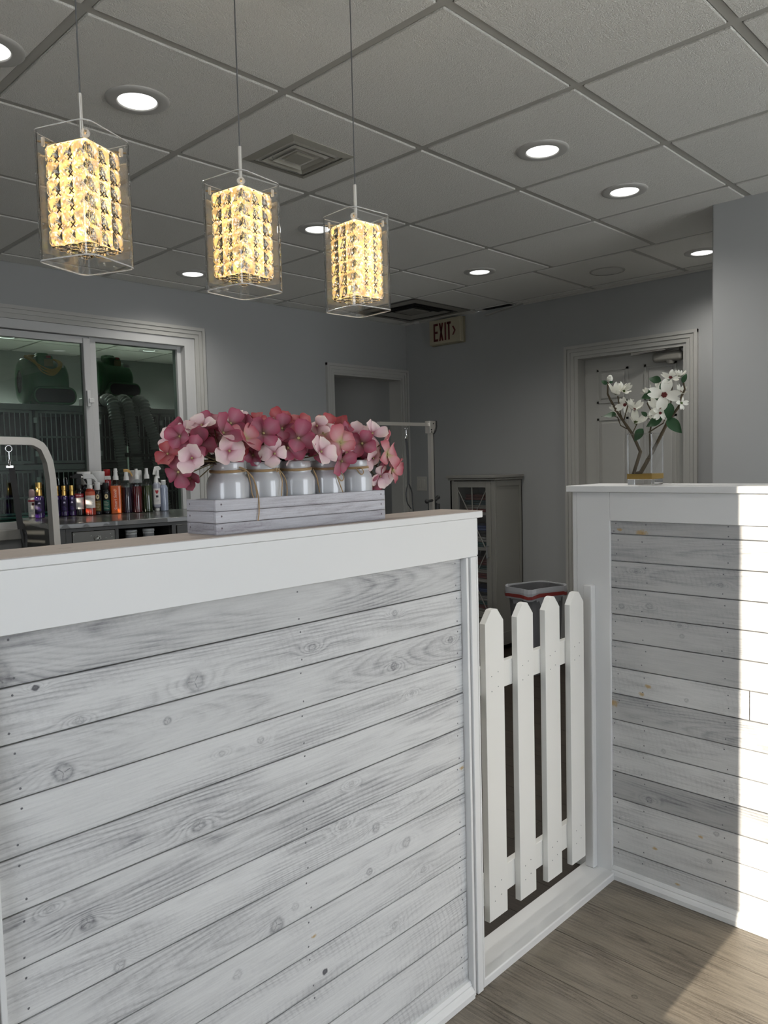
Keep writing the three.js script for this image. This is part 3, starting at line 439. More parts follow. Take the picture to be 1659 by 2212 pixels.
// ---------- hydrangeas ----------
const pal = { p: [[0.34, 0.05, 0.10], [0.82, 0.60, 0.64], [0.88, 0.75, 0.70]], d: [[0.17, 0.08, 0.05], [0.33, 0.045, 0.105], [0.43, 0.085, 0.15]], r: [[0.24, 0.04, 0.04], [0.42, 0.04, 0.06], [0.50, 0.085, 0.09]], m: [[0.42, 0.42, 0.16], [0.60, 0.26, 0.28], [0.47, 0.08, 0.12]] };
function petalGeo(kind, bend, cup, wid) {            // unit length along +y, facing +z
  const nu = 8, nv = 6, pos = [], col = [], idx = [], C = pal[kind];
  for (let i = 0; i <= nu; i++) for (let j = 0; j <= nv; j++) {
    const tt = i / nu, s = j / nv * 2 - 1, w = wid * 1.08 * (tt < 0.62 ? 0.16 + 0.84 * Math.sin(Math.PI / 2 * tt / 0.62) ** 1.2 : Math.sqrt(Math.max(0, 1 - ((tt - 0.62) / 0.39) ** 2.6))) * 0.5;
    const ripple = 0.03 * Math.sin(7 * tt + 3 * s) * Math.abs(s);
    pos.push(s * w, tt - 0.08 * tt * s * s, bend * tt * tt + cup * s * s * w * 2 + ripple + 0.06 * Math.sin(tt * 3));
    const k = tt < 0.42 ? 0 : 1, f = k ? (tt - 0.42) / 0.58 : tt / 0.42, a = C[k], b = C[k + 1], e = kind === 'p' ? 0 : 0.12 * (1 - Math.abs(s)) * Math.sin(Math.PI * tt), ff = f * f * (3 - 2 * f), ed = Math.max(0, Math.abs(s) - 0.65) * (kind === 'd' || kind === 'm' ? 0.5 : 0.1);
    for (let q = 0; q < 3; q++) col.push(Math.min(1, (a[q] + (b[q] - a[q]) * ff + e * (1 - a[q])) * (1 - ed * (q ? 1 : 0.2))));
  }
  for (let i = 0; i < nu; i++) for (let j = 0; j < nv; j++) { const a = i * (nv + 1) + j, b = a + 1, c = a + nv + 1, d = c + 1; idx.push(a, b, c, b, d, c); }
  const g = new THREE.BufferGeometry(); g.setAttribute('position', new THREE.Float32BufferAttribute(pos, 3)); g.setAttribute('color', new THREE.Float32BufferAttribute(col, 3)); g.setIndex(idx); g.computeVertexNormals(); return g;
}
{
  const pm = new THREE.MeshPhysicalMaterial({ color: 0xffffff, vertexColors: true, roughness: 0.75, side: THREE.DoubleSide, transmission: 0.22, thickness: 0 });
  const G = {}; for (const k of ['p', 'd', 'r', 'm']) G[k] = [[0.34, 0.14, 0.92], [-0.30, -0.16, 0.98], [0.08, 0.2, 0.86], [0.62, 0.26, 0.92]].map((q) => petalGeo(k, ...q));
  const stemM = mat(lin(0.10, 0.075, 0.03), 0.8), leafM = mat(lin(0.035, 0.022, 0.012), 0.8), eyeM = mat(lin(0.42, 0.36, 0.16), 0.6);
  // florets of the five heads: kind, x, y, z, radius
  const heads = [
    [0.80, ['p', 0.731, 1.354, -1.172, 0.029], ['d', 0.741, 1.371, -1.185, 0.027], ['p', 0.805, 1.366, -1.168, 0.031], ['d', 0.797, 1.398, -1.175, 0.035], ['d', 0.726, 1.393, -1.20, 0.026], ['r', 0.714, 1.363, -1.222, 0.026], ['d', 0.720, 1.331, -1.20, 0.027], ['d', 0.752, 1.319, -1.215, 0.024], ['p', 0.785, 1.414, -1.222, 0.026], ['p', 0.733, 1.388, -1.232, 0.026], ['d', 0.813, 1.423, -1.232, 0.027], ['d', 0.832, 1.417, -1.20, 0.028], ['m', 0.845, 1.389, -1.178, 0.032], ['p', 0.76, 1.405, -1.24, 0.025], ['d', 0.85, 1.372, -1.205, 0.026], ['d', 0.77, 1.378, -1.21, 0.03]],
    [0.925, ['p', 0.914, 1.361, -1.178, 0.030], ['r', 0.908, 1.425, -1.222, 0.026], ['d', 0.895, 1.399, -1.185, 0.031], ['p', 0.940, 1.409, -1.215, 0.025], ['d', 0.892, 1.359, -1.215, 0.024], ['d', 0.868, 1.409, -1.21, 0.028], ['p', 0.87, 1.43, -1.235, 0.024], ['d', 0.925, 1.385, -1.205, 0.027], ['r', 0.87, 1.38, -1.215, 0.026], ['p', 0.885, 1.425, -1.245, 0.024]],
    [1.00, ['d', 0.972, 1.390, -1.175, 0.035], ['r', 0.991, 1.423, -1.195, 0.029], ['d', 0.956, 1.372, -1.19, 0.032], ['p', 1.022, 1.363, -1.168, 0.034], ['d', 0.956, 1.410, -1.205, 0.028], ['d', 1.029, 1.385, -1.215, 0.028], ['d', 0.964, 1.385, -1.215, 0.027], ['p', 0.985, 1.352, -1.205, 0.022], ['r', 0.97, 1.425, -1.22, 0.026], ['d', 1.01, 1.405, -1.22, 0.028]],
    [1.09, ['p', 1.055, 1.417, -1.215, 0.028], ['m', 1.062, 1.402, -1.205, 0.028], ['m', 1.081, 1.382, -1.172, 0.035], ['d', 1.086, 1.344, -1.178, 0.030], ['d', 1.124, 1.406, -1.21, 0.031], ['p', 1.09, 1.415, -1.225, 0.025], ['d', 1.105, 1.37, -1.205, 0.029], ['p', 1.112, 1.362, -1.19, 0.027], ['d', 1.06, 1.372, -1.21, 0.028], ['r', 1.10, 1.42, -1.235, 0.028], ['d', 1.135, 1.39, -1.225, 0.027]],
    [1.205, ['p', 1.205, 1.403, -1.205, 0.031], ['d', 1.155, 1.380, -1.185, 0.033], ['p', 1.170, 1.402, -1.222, 0.026], ['p', 1.192, 1.349, -1.19, 0.031], ['m', 1.224, 1.357, -1.178, 0.035], ['m', 1.272, 1.353, -1.215, 0.031], ['m', 1.262, 1.323, -1.20, 0.031], ['p', 1.228, 1.309, -1.205, 0.029], ['m', 1.252, 1.297, -1.215, 0.029], ['d', 1.220, 1.289, -1.222, 0.026], ['m', 1.250, 1.384, -1.215, 0.030], ['d', 1.18, 1.375, -1.21, 0.028], ['d', 1.235, 1.335, -1.215, 0.029], ['r', 1.145, 1.41, -1.235, 0.027], ['p', 1.26, 1.37, -1.235, 0.028]],
  ];
  const lab = ['pink hydrangea bunch spilling left over the first jar', 'pink hydrangea bunch in the second jar, pale bloom hanging in front', 'dark rose hydrangea bunch rising from the middle jar', 'pink hydrangea bunch with greenish centres in the fourth jar', 'pink hydrangea bunch drooping right over the end of the box'];
  const jx = [0.838, 0.920, 1.002, 1.084, 1.166];
  heads.forEach(([cx, ...fl], h) => {
    const base = [jx[h], CAPY + 0.10, -1.224], t = thing('hydrangea', lab[h], 'flowers', base, 0, 'hydrangea bunches in the jars');
    const rr = rng(40 + h), cen = V(cx, 1.365, -1.245), all = [...fl];
    for (let k = 0; k < 7; k++) { const a = rr() * 6.283, e = rr() * 1.1; all.push([['d', 'p', 'r', 'm'][k % 4], cx + Math.cos(a) * Math.cos(e) * 0.055, 1.372 + Math.sin(e) * 0.04, -1.255 - Math.abs(Math.sin(a)) * Math.cos(e) * 0.04, 0.027]); }
    const stems = [];
    all.forEach(([k, x, y, z, r], q) => {
      const p = V(x, y, z), dir = p.clone().sub(cen).normalize().add(V(-0.30, 0.12, 0.62).multiplyScalar(q < fl.length ? 0.55 : 0.1)).add(V(rr() - 0.5, (rr() - 0.5) * 0.9, 0).multiplyScalar(0.9)).normalize();
      const f = new THREE.Group(); f.name = 'floret'; f.position.set(x - base[0], y - base[1], z - base[2]);
      f.quaternion.setFromUnitVectors(V(0, 0, 1), dir).multiply(new THREE.Quaternion().setFromAxisAngle(V(0, 0, 1), rr() * 6.28)); f.scale.setScalar(r * 1.05); t.add(f);
      const vi = rr() < 0.5 ? 0 : rr() < 0.55 ? 2 : 1;
      for (let j = 0; j < 4; j++) { const g = new THREE.Mesh(G[k][(vi + (rr() < 0.2 ? 1 : 0)) % 4], pm); g.name = 'petal'; g.rotation.z = j * Math.PI / 2 + (rr() - 0.5) * 0.25; g.rotateX((rr() - 0.5) * 0.85); g.scale.setScalar(0.88 + rr() * 0.24); f.add(g); }
      const e = new THREE.Mesh(sph(0.075, 0, 0, 0.05, 8), eyeM); e.name = 'centre'; f.add(e);
      stems.push(tube([[0, 0, 0], [(cen.x - base[0]) * 0.5, 0.03, 0], [(x - base[0]) * 0.8, (y - base[1]) * 0.85, (z - base[2]) * 0.8], [x - base[0] - dir.x * 0.003, y - base[1] - dir.y * 0.003, z - base[2] - dir.z * 0.003]], 0.0011, 10, 5));
    });
    obj('stem', stems, stemM, t);
    const lv = []; for (let k = 0; k < 5; k++) { const g = new THREE.SphereGeometry(0.02, 8, 6).scale(1, 0.12, 0.5).rotateZ((rr() - 0.5)).rotateY(rr() * 6.28).translate((cx - base[0]) * 0.6 + (rr() - 0.5) * 0.05, 0.030 + rr() * 0.02, (rr() - 0.5) * 0.04); lv.push(g); } obj('leaf', lv, leafM, t);
  });
}
// ================= VASE WITH DOGWOOD =================
const VB = [2.303, 1.2505, -1.100];
{
  const t = thing('glass_vase', 'square clear glass vase with a gold band on the right counter', 'vase', VB);
  const s = 0.040, h = 0.158, gm = M.glass;
  obj('glass_wall', [bx(-s, s, 0.035, h, s - 0.003, s), bx(-s, s, 0.035, h, -s, -s + 0.003), bx(-s, -s + 0.003, 0.035, h, -s + 0.003, s - 0.003), bx(s - 0.003, s, 0.035, h, -s + 0.003, s - 0.003)], gm, t);
  const e = []; for (const [a, b] of [[1, 1], [1, -1], [-1, 1], [-1, -1]]) e.push(cyl(0.0021, 0.0021, h - 0.036, a * (s - 0.0015), h / 2 + 0.0175, b * (s - 0.0015), 10));
  const rm = []; for (const [a, b] of [[1, 0], [0, 1], [-1, 0], [0, -1]]) rm.push(rod(a ? [a * (s - 0.0015), h, -s] : [-s, h, b * (s - 0.0015)], a ? [a * (s - 0.0015), h, s] : [s, h, b * (s - 0.0015)], 0.0012));
  obj('glass_edge', e, M.solidGlass, t); obj('rim', rm, M.solidGlass, t);
  obj('base_block', bx(-s + 0.0005, s - 0.0005, 0.0002, 0.018, -s + 0.0005, s - 0.0005, 0.002), M.solidGlass, t);
  obj('band', [bx(-s - 0.0005, s + 0.0005, 0.0185, 0.034, s - 0.003, s + 0.0006), bx(-s - 0.0005, s + 0.0005, 0.0185, 0.034, -s - 0.0006, -s + 0.003), bx(-s - 0.0006, -s + 0.003, 0.0185, 0.034, -s, s), bx(s - 0.003, s + 0.0006, 0.0185, 0.034, -s, s)], M.gold, t);
}
{
  const bark = mat(lin(0.075, 0.055, 0.03), 0.8), leafM = new THREE.MeshPhysicalMaterial({ color: lin(0.018, 0.07, 0.022), roughness: 0.6, side: THREE.DoubleSide }), pM = new THREE.MeshPhysicalMaterial({ color: lin(0.86, 0.85, 0.76), roughness: 0.7, side: THREE.DoubleSide, transmission: 0.15, thickness: 0 }), redM = mat(lin(0.12, 0.012, 0.01), 0.7), grM = mat(lin(0.06, 0.10, 0.02), 0.7);
  const surf = (w, len, notch, bend, cup) => { const nu = 9, nv = 6, pos = [], idx = []; for (let i = 0; i <= nu; i++) for (let j = 0; j <= nv; j++) { const t = i / nu, s = j / nv * 2 - 1, ww = w * 0.5 * (notch ? Math.pow(Math.sin(Math.PI * (0.08 + 0.86 * Math.pow(t, 0.8))), 0.6) * (0.45 + 0.7 * t) : Math.pow(Math.sin(Math.PI * Math.min(1, 0.02 + 0.98 * Math.pow(t, 0.8))), 0.85)); pos.push(s * ww, t * len - (notch ? 0.14 * len * t * (1 - s * s) * (t > 0.7 ? (t - 0.7) / 0.3 : 0) * (1 - Math.abs(s)) * 1.6 : 0), len * (bend * t * t + 0.05 * Math.sin(t * 6) * s) + cup * s * s * ww); } for (let i = 0; i < nu; i++) for (let j = 0; j < nv; j++) { const a = i * (nv + 1) + j; idx.push(a, a + 1, a + nv + 1, a + 1, a + nv + 2, a + nv + 1); } const g = new THREE.BufferGeometry(); g.setAttribute('position', new THREE.Float32BufferAttribute(pos, 3)); g.setIndex(idx); g.computeVertexNormals(); return g; };
  const pg = [surf(0.86, 1, true, 0.12, 0.25), surf(0.8, 1, true, 0.35, 0.3)], lg = surf(0.46, 1, false, -0.18, 0.25);
  const flower = (t, z, y, r, dir, x = 2.29, eye = redM, cupv = 0) => { const f = new THREE.Group(); f.name = 'flower'; f.position.set(x - VB[0], y - VB[1] - 0.02, z - VB[2]); f.quaternion.setFromUnitVectors(V(0, 0, 1), V(...dir).normalize()).multiply(new THREE.Quaternion().setFromAxisAngle(V(0, 0, 1), R() * 1.5)); f.scale.setScalar(r * 1.2); t.add(f); for (let k = 0; k < 4; k++) { const m = new THREE.Mesh(pg[cupv], pM); m.name = 'petal'; m.rotation.z = k * Math.PI / 2 + (R() - 0.5) * 0.2; m.rotateX((R() - 0.3) * 0.35 + cupv * 0.35); f.add(m); } const c = new THREE.Mesh(merge([0, 1, 2, 3, 4, 5, 6].map((k) => sph(0.085, k ? Math.cos(k) * 0.11 : 0, k ? Math.sin(k) * 0.11 : 0, 0.09, 6))), eye); c.name = 'flower_centre'; f.add(c); };
  const leaf = (t, a, b, x = 2.285, nrm = [-1, 0.35, 0.4]) => { const A = V(x - VB[0], a[1] - VB[1] - 0.02, a[0] - VB[2]), B = V(x - VB[0] - 0.004, b[1] - VB[1] - 0.02, b[0] - VB[2]), d = B.clone().sub(A), L = d.length(), yv = d.normalize(), zv = V(...nrm).addScaledVector(yv, -V(...nrm).dot(yv)).normalize(), xv = V().crossVectors(yv, zv); const m = new THREE.Mesh(lg, leafM); m.name = 'leaf'; m.position.copy(A); m.quaternion.setFromRotationMatrix(new THREE.Matrix4().makeBasis(xv, yv, zv)); m.scale.set(L * 1.3, L * 1.06, L * 1.1); t.add(m); };
  const S = (list, r0, r1, x = 2.29, dx = 0) => list.slice(0, -1).map((p, i) => { const q = list[i + 1], f = i / (list.length - 1), a = [x - VB[0] + dx * f, p[1] - VB[1] - 0.02, p[0] - VB[2]], b = [x - VB[0] + dx * (i + 1) / (list.length - 1), q[1] - VB[1] - 0.02, q[0] - VB[2]]; return [rod(a, b, r0 + (r1 - r0) * f, 8), sph(r0 + (r1 - r0) * f, ...b, 8)]; });
  const P = [VB[0], VB[1] + 0.02, VB[2]];
  const A = thing('dogwood_branch', 'white dogwood branch with a bud, leaning left out of the glass vase', 'flowers', P);
  obj('branch', S([[-1.136, 1.2745], [-1.109, 1.353], [-1.136, 1.41], [-1.161, 1.445], [-1.181, 1.473], [-1.209, 1.52], [-1.219, 1.541], [-1.218, 1.576]], 0.0056, 0.0024), bark, A);
  obj('twig', [S([[-1.165, 1.45], [-1.175, 1.473], [-1.184, 1.530]], 0.0022, 0.0018), S([[-1.153, 1.426], [-1.175, 1.438], [-1.185, 1.464], [-1.211, 1.475]], 0.0018, 0.0012), S([[-1.165, 1.45], [-1.15, 1.50], [-1.165, 1.523]], 0.002, 0.0014), S([[-1.136, 1.41], [-1.12, 1.44]], 0.0018, 0.0014)], bark, A);
  flower(A, -1.186, 1.536, 0.036, [-0.35, 0.9, 0.3], 2.285, grM, 1); flower(A, -1.17, 1.545, 0.026, [-0.6, 0.6, 0.5], 2.30, grM, 1); flower(A, -1.163, 1.503, 0.026, [-0.7, -0.3, 0.5], 2.295, redM); flower(A, -1.128, 1.483, 0.030, [-0.4, 0.85, 0.4], 2.285, redM, 1); flower(A, -1.196, 1.488, 0.020, [-0.7, -0.4, 0.1], 2.30, redM); flower(A, -1.118, 1.441, 0.033, [-0.5, 0.7, 0.5], 2.275, grM, 1);
  obj('bud', [sph(0.0095, -0.013, 1.588 - P[1], -1.211 - P[2], 12).scale(1, 1, 1), sph(0.007, -0.016, 1.593 - P[1], -1.2085 - P[2], 10)], pM, A);
  leaf(A, [-1.187, 1.47], [-1.236, 1.477], 2.285, [-0.5, 0.8, 0.2]); leaf(A, [-1.218, 1.571], [-1.235, 1.585]); leaf(A, [-1.213, 1.575], [-1.198, 1.577]); leaf(A, [-1.085, 1.462], [-1.101, 1.477]);
  const B = thing('dogwood_branch', 'white dogwood branch with large green leaves, rising on the right of the vase', 'flowers', P);
  obj('branch', S([[-1.119, 1.287], [-1.092, 1.329], [-1.071, 1.364], [-1.044, 1.412], [-1.028, 1.441], [-1.015, 1.456], [-0.991, 1.486], [-0.986, 1.507], [-0.972, 1.535], [-0.975, 1.554]], 0.0066, 0.0022, 2.31, -0.015), bark, B);
  obj('twig', [S([[-1.082, 1.329], [-1.083, 1.412], [-1.072, 1.465], [-1.091, 1.502], [-1.074, 1.522]], 0.003, 0.0014, 2.30), S([[-1.082, 1.412], [-1.059, 1.425], [-1.035, 1.438], [-1.03, 1.452]], 0.0022, 0.0014), S([[-1.015, 1.456], [-1.01, 1.52], [-1.006, 1.56]], 0.0022, 0.0015), S([[-1.135, 1.2845], [-1.11, 1.29], [-1.092, 1.329]], 0.005, 0.004, 2.30)], bark, B);
  flower(B, -1.023, 1.521, 0.040, [-0.9, 0.1, 0.35], 2.27); flower(B, -1.047, 1.484, 0.032, [-0.8, 0.15, 0.6], 2.28); flower(B, -1.036, 1.468, 0.020, [-0.8, -0.1, 0.6], 2.27); flower(B, -1.013, 1.572, 0.025, [-0.6, 0.6, 0.4], 2.29); flower(B, -0.986, 1.574, 0.020, [-0.3, 0.9, 0.1], 2.29, grM, 1); flower(B, -1.05, 1.544, 0.028, [-0.8, 0.5, -0.1], 2.31, grM); flower(B, -0.988, 1.528, 0.020, [-0.5, 0.5, 0.6], 2.30, redM, 1); flower(B, -1.085, 1.533, 0.021, [-0.4, 0.7, -0.5], 2.30, redM, 1); flower(B, -1.06, 1.452, 0.024, [-0.6, 0.6, 0.2], 2.295, grM, 1); flower(B, -0.984, 1.495, 0.018, [-0.5, 0.2, 0.8], 2.30, grM);
  leaf(B, [-1.04, 1.564], [-1.077, 1.579]); leaf(B, [-1.042, 1.541], [-1.012, 1.565], 2.28); leaf(B, [-1.053, 1.533], [-1.104, 1.521]); leaf(B, [-1.066, 1.518], [-1.035, 1.502], 2.29); leaf(B, [-1.006, 1.496], [-1.011, 1.447], 2.272, [-1, 0, 0.2]); leaf(B, [-1.017, 1.451], [-0.977, 1.410], 2.28, [-1, 0.3, 0.1]); leaf(B, [-1.031, 1.452], [-1.085, 1.434], 2.275, [-1, 0.5, 0.1]); leaf(B, [-1.091, 1.423], [-1.119, 1.388], 2.27, [-1, 0.2, 0.2]); leaf(B, [-0.974, 1.554], [-0.962, 1.577]);
}

// ================= BEHIND THE COUNTER =================
{ // grey desk cabinet under the window
  const t = thing('grey_cabinet', 'dark grey painted cabinet with drawers under the window, bottles on top', 'cabinet', [1.457, 0, -3.52], -10 * Math.PI / 180);
  const G = M.greyFurn, W = 1.0, D = 0.725, T = 1.097;
  obj('top', bx(-0.012, W, T - 0.024, T, -D, 0.012, 0.003), new THREE.MeshPhysicalMaterial({ color: lin(0.05, 0.05, 0.046), roughness: 0.3, clearcoat: 0.4 }), t);
  obj('side', [bx(0, 0.055, 0, T - 0.024, -0.05, 0, 0.002), bx(0, 0.055, 0, T - 0.024, -D, -D + 0.055, 0.002), bx(0.008, 0.04, 0.02, T - 0.024, -D + 0.055, -0.05)], G, t);
  obj('face_frame', [bx(0.055, W, 1.058, T - 0.024, -0.03, 0), bx(0.055, 0.08, 0, 1.06, -0.03, 0), bx(0.278, 0.294, 0, 1.06, -0.03, 0), bx(0.556, 0.576, 0, 1.06, -0.03, 0), bx(0.055, W, 0.955, 0.985, -0.03, 0), bx(0.06, W, 0.0, 0.95, -0.02, -0.006)], G, t);
  obj('shelf_interior', [bx(0.294, 0.556, 0.975, 0.985, -0.4, -0.03), bx(0.29, 0.30, 0.985, 1.06, -0.4, -0.03), bx(0.552, 0.56, 0.985, 1.06, -0.4, -0.03), bx(0.29, 0.56, 0.98, 1.06, -0.41, -0.4)], mat(lin(0.03, 0.03, 0.03), 0.7), t);
  const paint = canvasTex(256, 128, (g, w, h) => { g.fillStyle = '#5f5f5b'; g.fillRect(0, 0, w, h); g.fillStyle = '#d8d8d2'; const r = rng(5); for (let i = 0; i < 26; i++) { const a = r() * 6.28, q = r() * 26; g.beginPath(); g.ellipse(150 + Math.cos(a) * q, 62 + Math.sin(a) * q * 0.8, 1 + r() * 3, 1 + r() * 2, r(), 0, 7); g.fill(); } for (const [x, y] of [[228, 30], [236, 60], [200, 66], [246, 88], [110, 40], [8, 20]]) { g.beginPath(); g.ellipse(x, y, 4, 1.6, -0.6, 0, 7); g.fill(); } });
  const chip = clean(bx(0.083, 0.275, 0.988, 1.055, -0.02, 0.006, 0.002)); { const p = chip.attributes.position, uv = chip.attributes.uv; for (let k = 0; k < p.count; k++) uv.setXY(k, (p.getX(k) - 0.083) / 0.192, (p.getY(k) - 0.988) / 0.067); }
  const dr = obj('drawer', chip, mat(lin(0.8, 0.8, 0.78), 0.42, { map: paint }), t);
  obj('knob', [sph(0.011, 0.19, 1.021, 0.018, 10), cyl(0.004, 0.006, 0.014, 0, 0, 0, 10).rotateX(Math.PI / 2).translate(0.19, 1.021, 0.010)], M.solidGlass, dr);
  obj('drawer', bx(0.58, 0.86, 0.988, 1.055, -0.02, 0.006, 0.002), G, t);
  for (const [x, z, l] of [[0.385, -0.10, 'left of the two white tubs inside the open cabinet shelf'], [0.475, -0.11, 'right of the two white tubs inside the open cabinet shelf']]) {
    const c = Math.cos(-10 * Math.PI / 180), s = Math.sin(-10 * Math.PI / 180), b = thing('tub', l, 'jar', [1.457 + x * c + z * s, 0.9852, -3.52 - x * s + z * c], -0.17);
    obj('tub_body', lathe([[0, 0], [0.026, 0], [0.027, 0.003], [0.027, 0.042], [0, 0.042]], 24), M.whitePlastic, b); obj('tub_lid', lathe([[0, 0.056], [0.028, 0.056], [0.029, 0.053], [0.029, 0.042], [0, 0.042]], 24), M.whitePlastic, b);
    obj('tub_label', new THREE.CylinderGeometry(0.0274, 0.0274, 0.026, 24, 1, true).translate(0, 0.021, 0), mat(lin(0.3, 0.3, 0.3), 0.6), b);
  }
}
// ---------- bottles ----------
{
  const TOP = 1.0975;
  const liquid = (r, g, b) => new THREE.MeshPhysicalMaterial({ color: lin(r, g, b), roughness: 0.12, clearcoat: 1, clearcoatRoughness: 0.05 });
  const clear = new THREE.MeshPhysicalMaterial({ color: lin(0.9, 0.92, 0.93), transmission: 1, roughness: 0.02, thickness: 0, ior: 1.45 });
  const body = (r, h, sh = 0.85, n = 0.4) => [[0, 0], [r * 0.92, 0], [r, 0.004], [r, h * sh], [r * 0.96, h * (sh + 0.04)], [r * n * 1.3, h * 0.98], [r * n, h], [0, h]];
  const lab = (r, y0, y1, m, a0 = -1.1, a1 = 2.2) => { const g = new THREE.CylinderGeometry(r + 0.0006, r + 0.0006, y1 - y0, 24, 1, true, a0, a1); return g.translate(0, (y0 + y1) / 2, 0); };
  const labelTex = (bg, draw) => mat(0xffffff, 0.55, { map: canvasTex(192, 256, (g, w, h) => { g.fillStyle = bg; g.fillRect(0, 0, w, h); draw(g, w, h); }), side: THREE.DoubleSide });
  const lines = (g, x, y, w, n, dy, c) => { g.fillStyle = c; for (let i = 0; i < n; i++) g.fillRect(x, y + i * dy, w * (0.6 + 0.4 * Math.abs(Math.sin(i * 2.3))), 4); };
  const pump = (y, r, h, m, n) => [cyl(r * 0.95, r, h * 0.45, 0, y + h * 0.225, 0, 20), cyl(r * 0.7, r * 0.85, h * 0.12, 0, y + h * 0.5, 0, 20), cyl(r, r, h * 0.45, 0, y + h * 0.78, 0, 20)];
  const trigger = (y, s) => [cyl(0.011 * s, 0.013 * s, 0.016 * s, 0, y + 0.008 * s, 0, 16), bx(-0.010 * s, 0.010 * s, y + 0.016 * s, y + 0.045 * s, -0.007 * s, 0.007 * s, 0.003), extrude([[-0.024 * s, 0.045 * s], [-0.026 * s, 0.056 * s], [-0.012 * s, 0.064 * s], [0.014 * s, 0.062 * s], [0.03 * s, 0.04 * s], [0.036 * s, 0.022 * s], [0.032 * s, 0.021 * s], [0.02 * s, 0.042 * s], [0.008 * s, 0.047 * s]], 0.010 * s, 0.001).translate(0, y, -0.005 * s), cyl(0.005 * s, 0.005 * s, 0.012 * s, 0, 0, 0, 10).rotateZ(Math.PI / 2).translate(-0.028 * s, y + 0.052 * s, 0)];
  const put = (label, x, z, turn, parts) => { const t = thing('spray_bottle', label, 'bottle', [x, TOP, z], turn, 'grooming bottles on the grey cabinet'); parts.forEach(([n, g, m]) => obj(n, g, m, t)); return t; };
  const face = -0.45;
  put('small white bottle with a red band, leftmost on the grey cabinet', 1.629, -4.18, face, [['bottle_body', lathe(body(0.0205, 0.108, 0.9, 0.6)), M.whitePlastic], ['cap', lathe([[0, 0.15], [0.010, 0.149], [0.015, 0.138], [0.0155, 0.109], [0, 0.109]]), mat(lin(0.62, 0.45, 0.45), 0.3)], ['label', lab(0.0205, 0.02, 0.095), labelTex('#e8e6e0', (g, w, h) => { g.fillStyle = '#a3122a'; g.fillRect(0, 8, w, 28); g.fillStyle = '#5a2a22'; g.beginPath(); g.arc(120, 80, 26, 0, 7); g.fill(); lines(g, 40, 130, 110, 5, 20, '#7a8f86'); })]]);
  const purp = liquid(0.022, 0.006, 0.075), pl = labelTex('#1a0b38', (g, w) => { g.fillStyle = '#d8d0e8'; g.beginPath(); g.moveTo(70, 80); g.lineTo(84, 36); g.lineTo(96, 66); g.lineTo(108, 36); g.lineTo(122, 80); g.lineTo(110, 80); g.lineTo(96, 76); g.lineTo(82, 80); g.fill(); lines(g, 50, 150, 90, 4, 22, '#6a4ab0'); });
  const pr = put('purple bottle with gold pump, nearest, left of the steel arm', 1.634, -4.098, face, [['bottle_body', lathe(body(0.0235, 0.118, 0.9, 0.5)), purp], ['pump', pump(0.117, 0.0155, 0.068), M.gold], ['label', lab(0.0235, 0.025, 0.095), pl]]);
  const sm = put('purple bottle with gold cap just right of the steel arm', 1.744, -4.14, face, [['bottle_body', lathe(body(0.0185, 0.112, 0.9, 0.5)), purp], ['pump', pump(0.111, 0.0115, 0.052), M.gold], ['label', lab(0.0185, 0.025, 0.09), pl]]);
  copyOf(sm, [1.772, TOP, -4.112], 'purple bottle with gold cap, middle of the three right of the steel arm'); copyOf(sm, [1.808, TOP, -4.099], 'purple bottle with gold cap next to the black trigger bottle');
  const hk = put('black bottle with a wire hook top behind the purple bottles, left one', 1.767, -4.180, face, [['bottle_body', lathe(body(0.017, 0.14, 0.95, 0.7)), M.blackGloss], ['cap', cyl(0.011, 0.011, 0.028, 0, 0.154, 0, 16), M.black], ['hook', tube([[-0.008, 0.16, 0], [-0.007, 0.2, 0], [0, 0.204, 0], [0.007, 0.2, 0], [0.008, 0.16, 0]], 0.0012, 20, 6), M.chrome]]);
  copyOf(hk, [1.808, TOP, -4.170], 'black bottle with a wire hook top behind the purple bottles, right one');
  const redL = labelTex('#c9c6c2', (g, w) => { g.fillStyle = '#9c1626'; g.fillRect(0, 0, w, 64); g.fillStyle = '#f0d8d8'; for (let i = 0; i < 5; i++) g.fillRect(34 + i * 26, 20, 14, 24); lines(g, 26, 92, 140, 7, 20, '#8b8783'); });
  put('black trigger bottle with white label and red band', 1.846, -4.092, face, [['bottle_body', lathe(body(0.0245, 0.145, 0.86, 0.5)), M.blackGloss], ['trigger', trigger(0.144, 1.25), M.black], ['label', lab(0.0245, 0.035, 0.118), redL]]);
  put('red bottle with white trigger and pale label', 1.884, -4.045, face, [['bottle_body', lathe(body(0.0265, 0.145, 0.86, 0.5)), liquid(0.28, 0.03, 0.015)], ['trigger', trigger(0.144, 1.2), M.whitePlastic], ['label', lab(0.0265, 0.04, 0.128), labelTex('#d9d5cf', (g, w) => { g.fillStyle = '#d0684c'; g.fillRect(0, 0, w, 60); lines(g, 26, 90, 140, 7, 20, '#9a958f'); })]]);
  const bl = (c) => labelTex('#0c0c0c', (g, w) => { g.fillStyle = '#d9c79a'; g.beginPath(); g.arc(96, 44, 34, 0, 7); g.fill(); g.fillStyle = '#222'; g.beginPath(); g.ellipse(98, 44, 16, 7, -0.6, 0, 7); g.fill(); g.fillStyle = c; g.fillRect(30, 96, 130, 140); lines(g, 44, 110, 100, 6, 20, '#c8c4a8'); });
  put('black bottle with yellow label between red bottle and green label', 1.937, -4.07, face, [['bottle_body', lathe(body(0.0225, 0.135, 0.88, 0.6)), M.blackGloss], ['cap', lathe([[0, 0.175], [0.015, 0.175], [0.016, 0.17], [0.016, 0.134], [0, 0.134]]), M.whitePlastic], ['label', lab(0.0225, 0.012, 0.115), bl('#6b5410')]]);
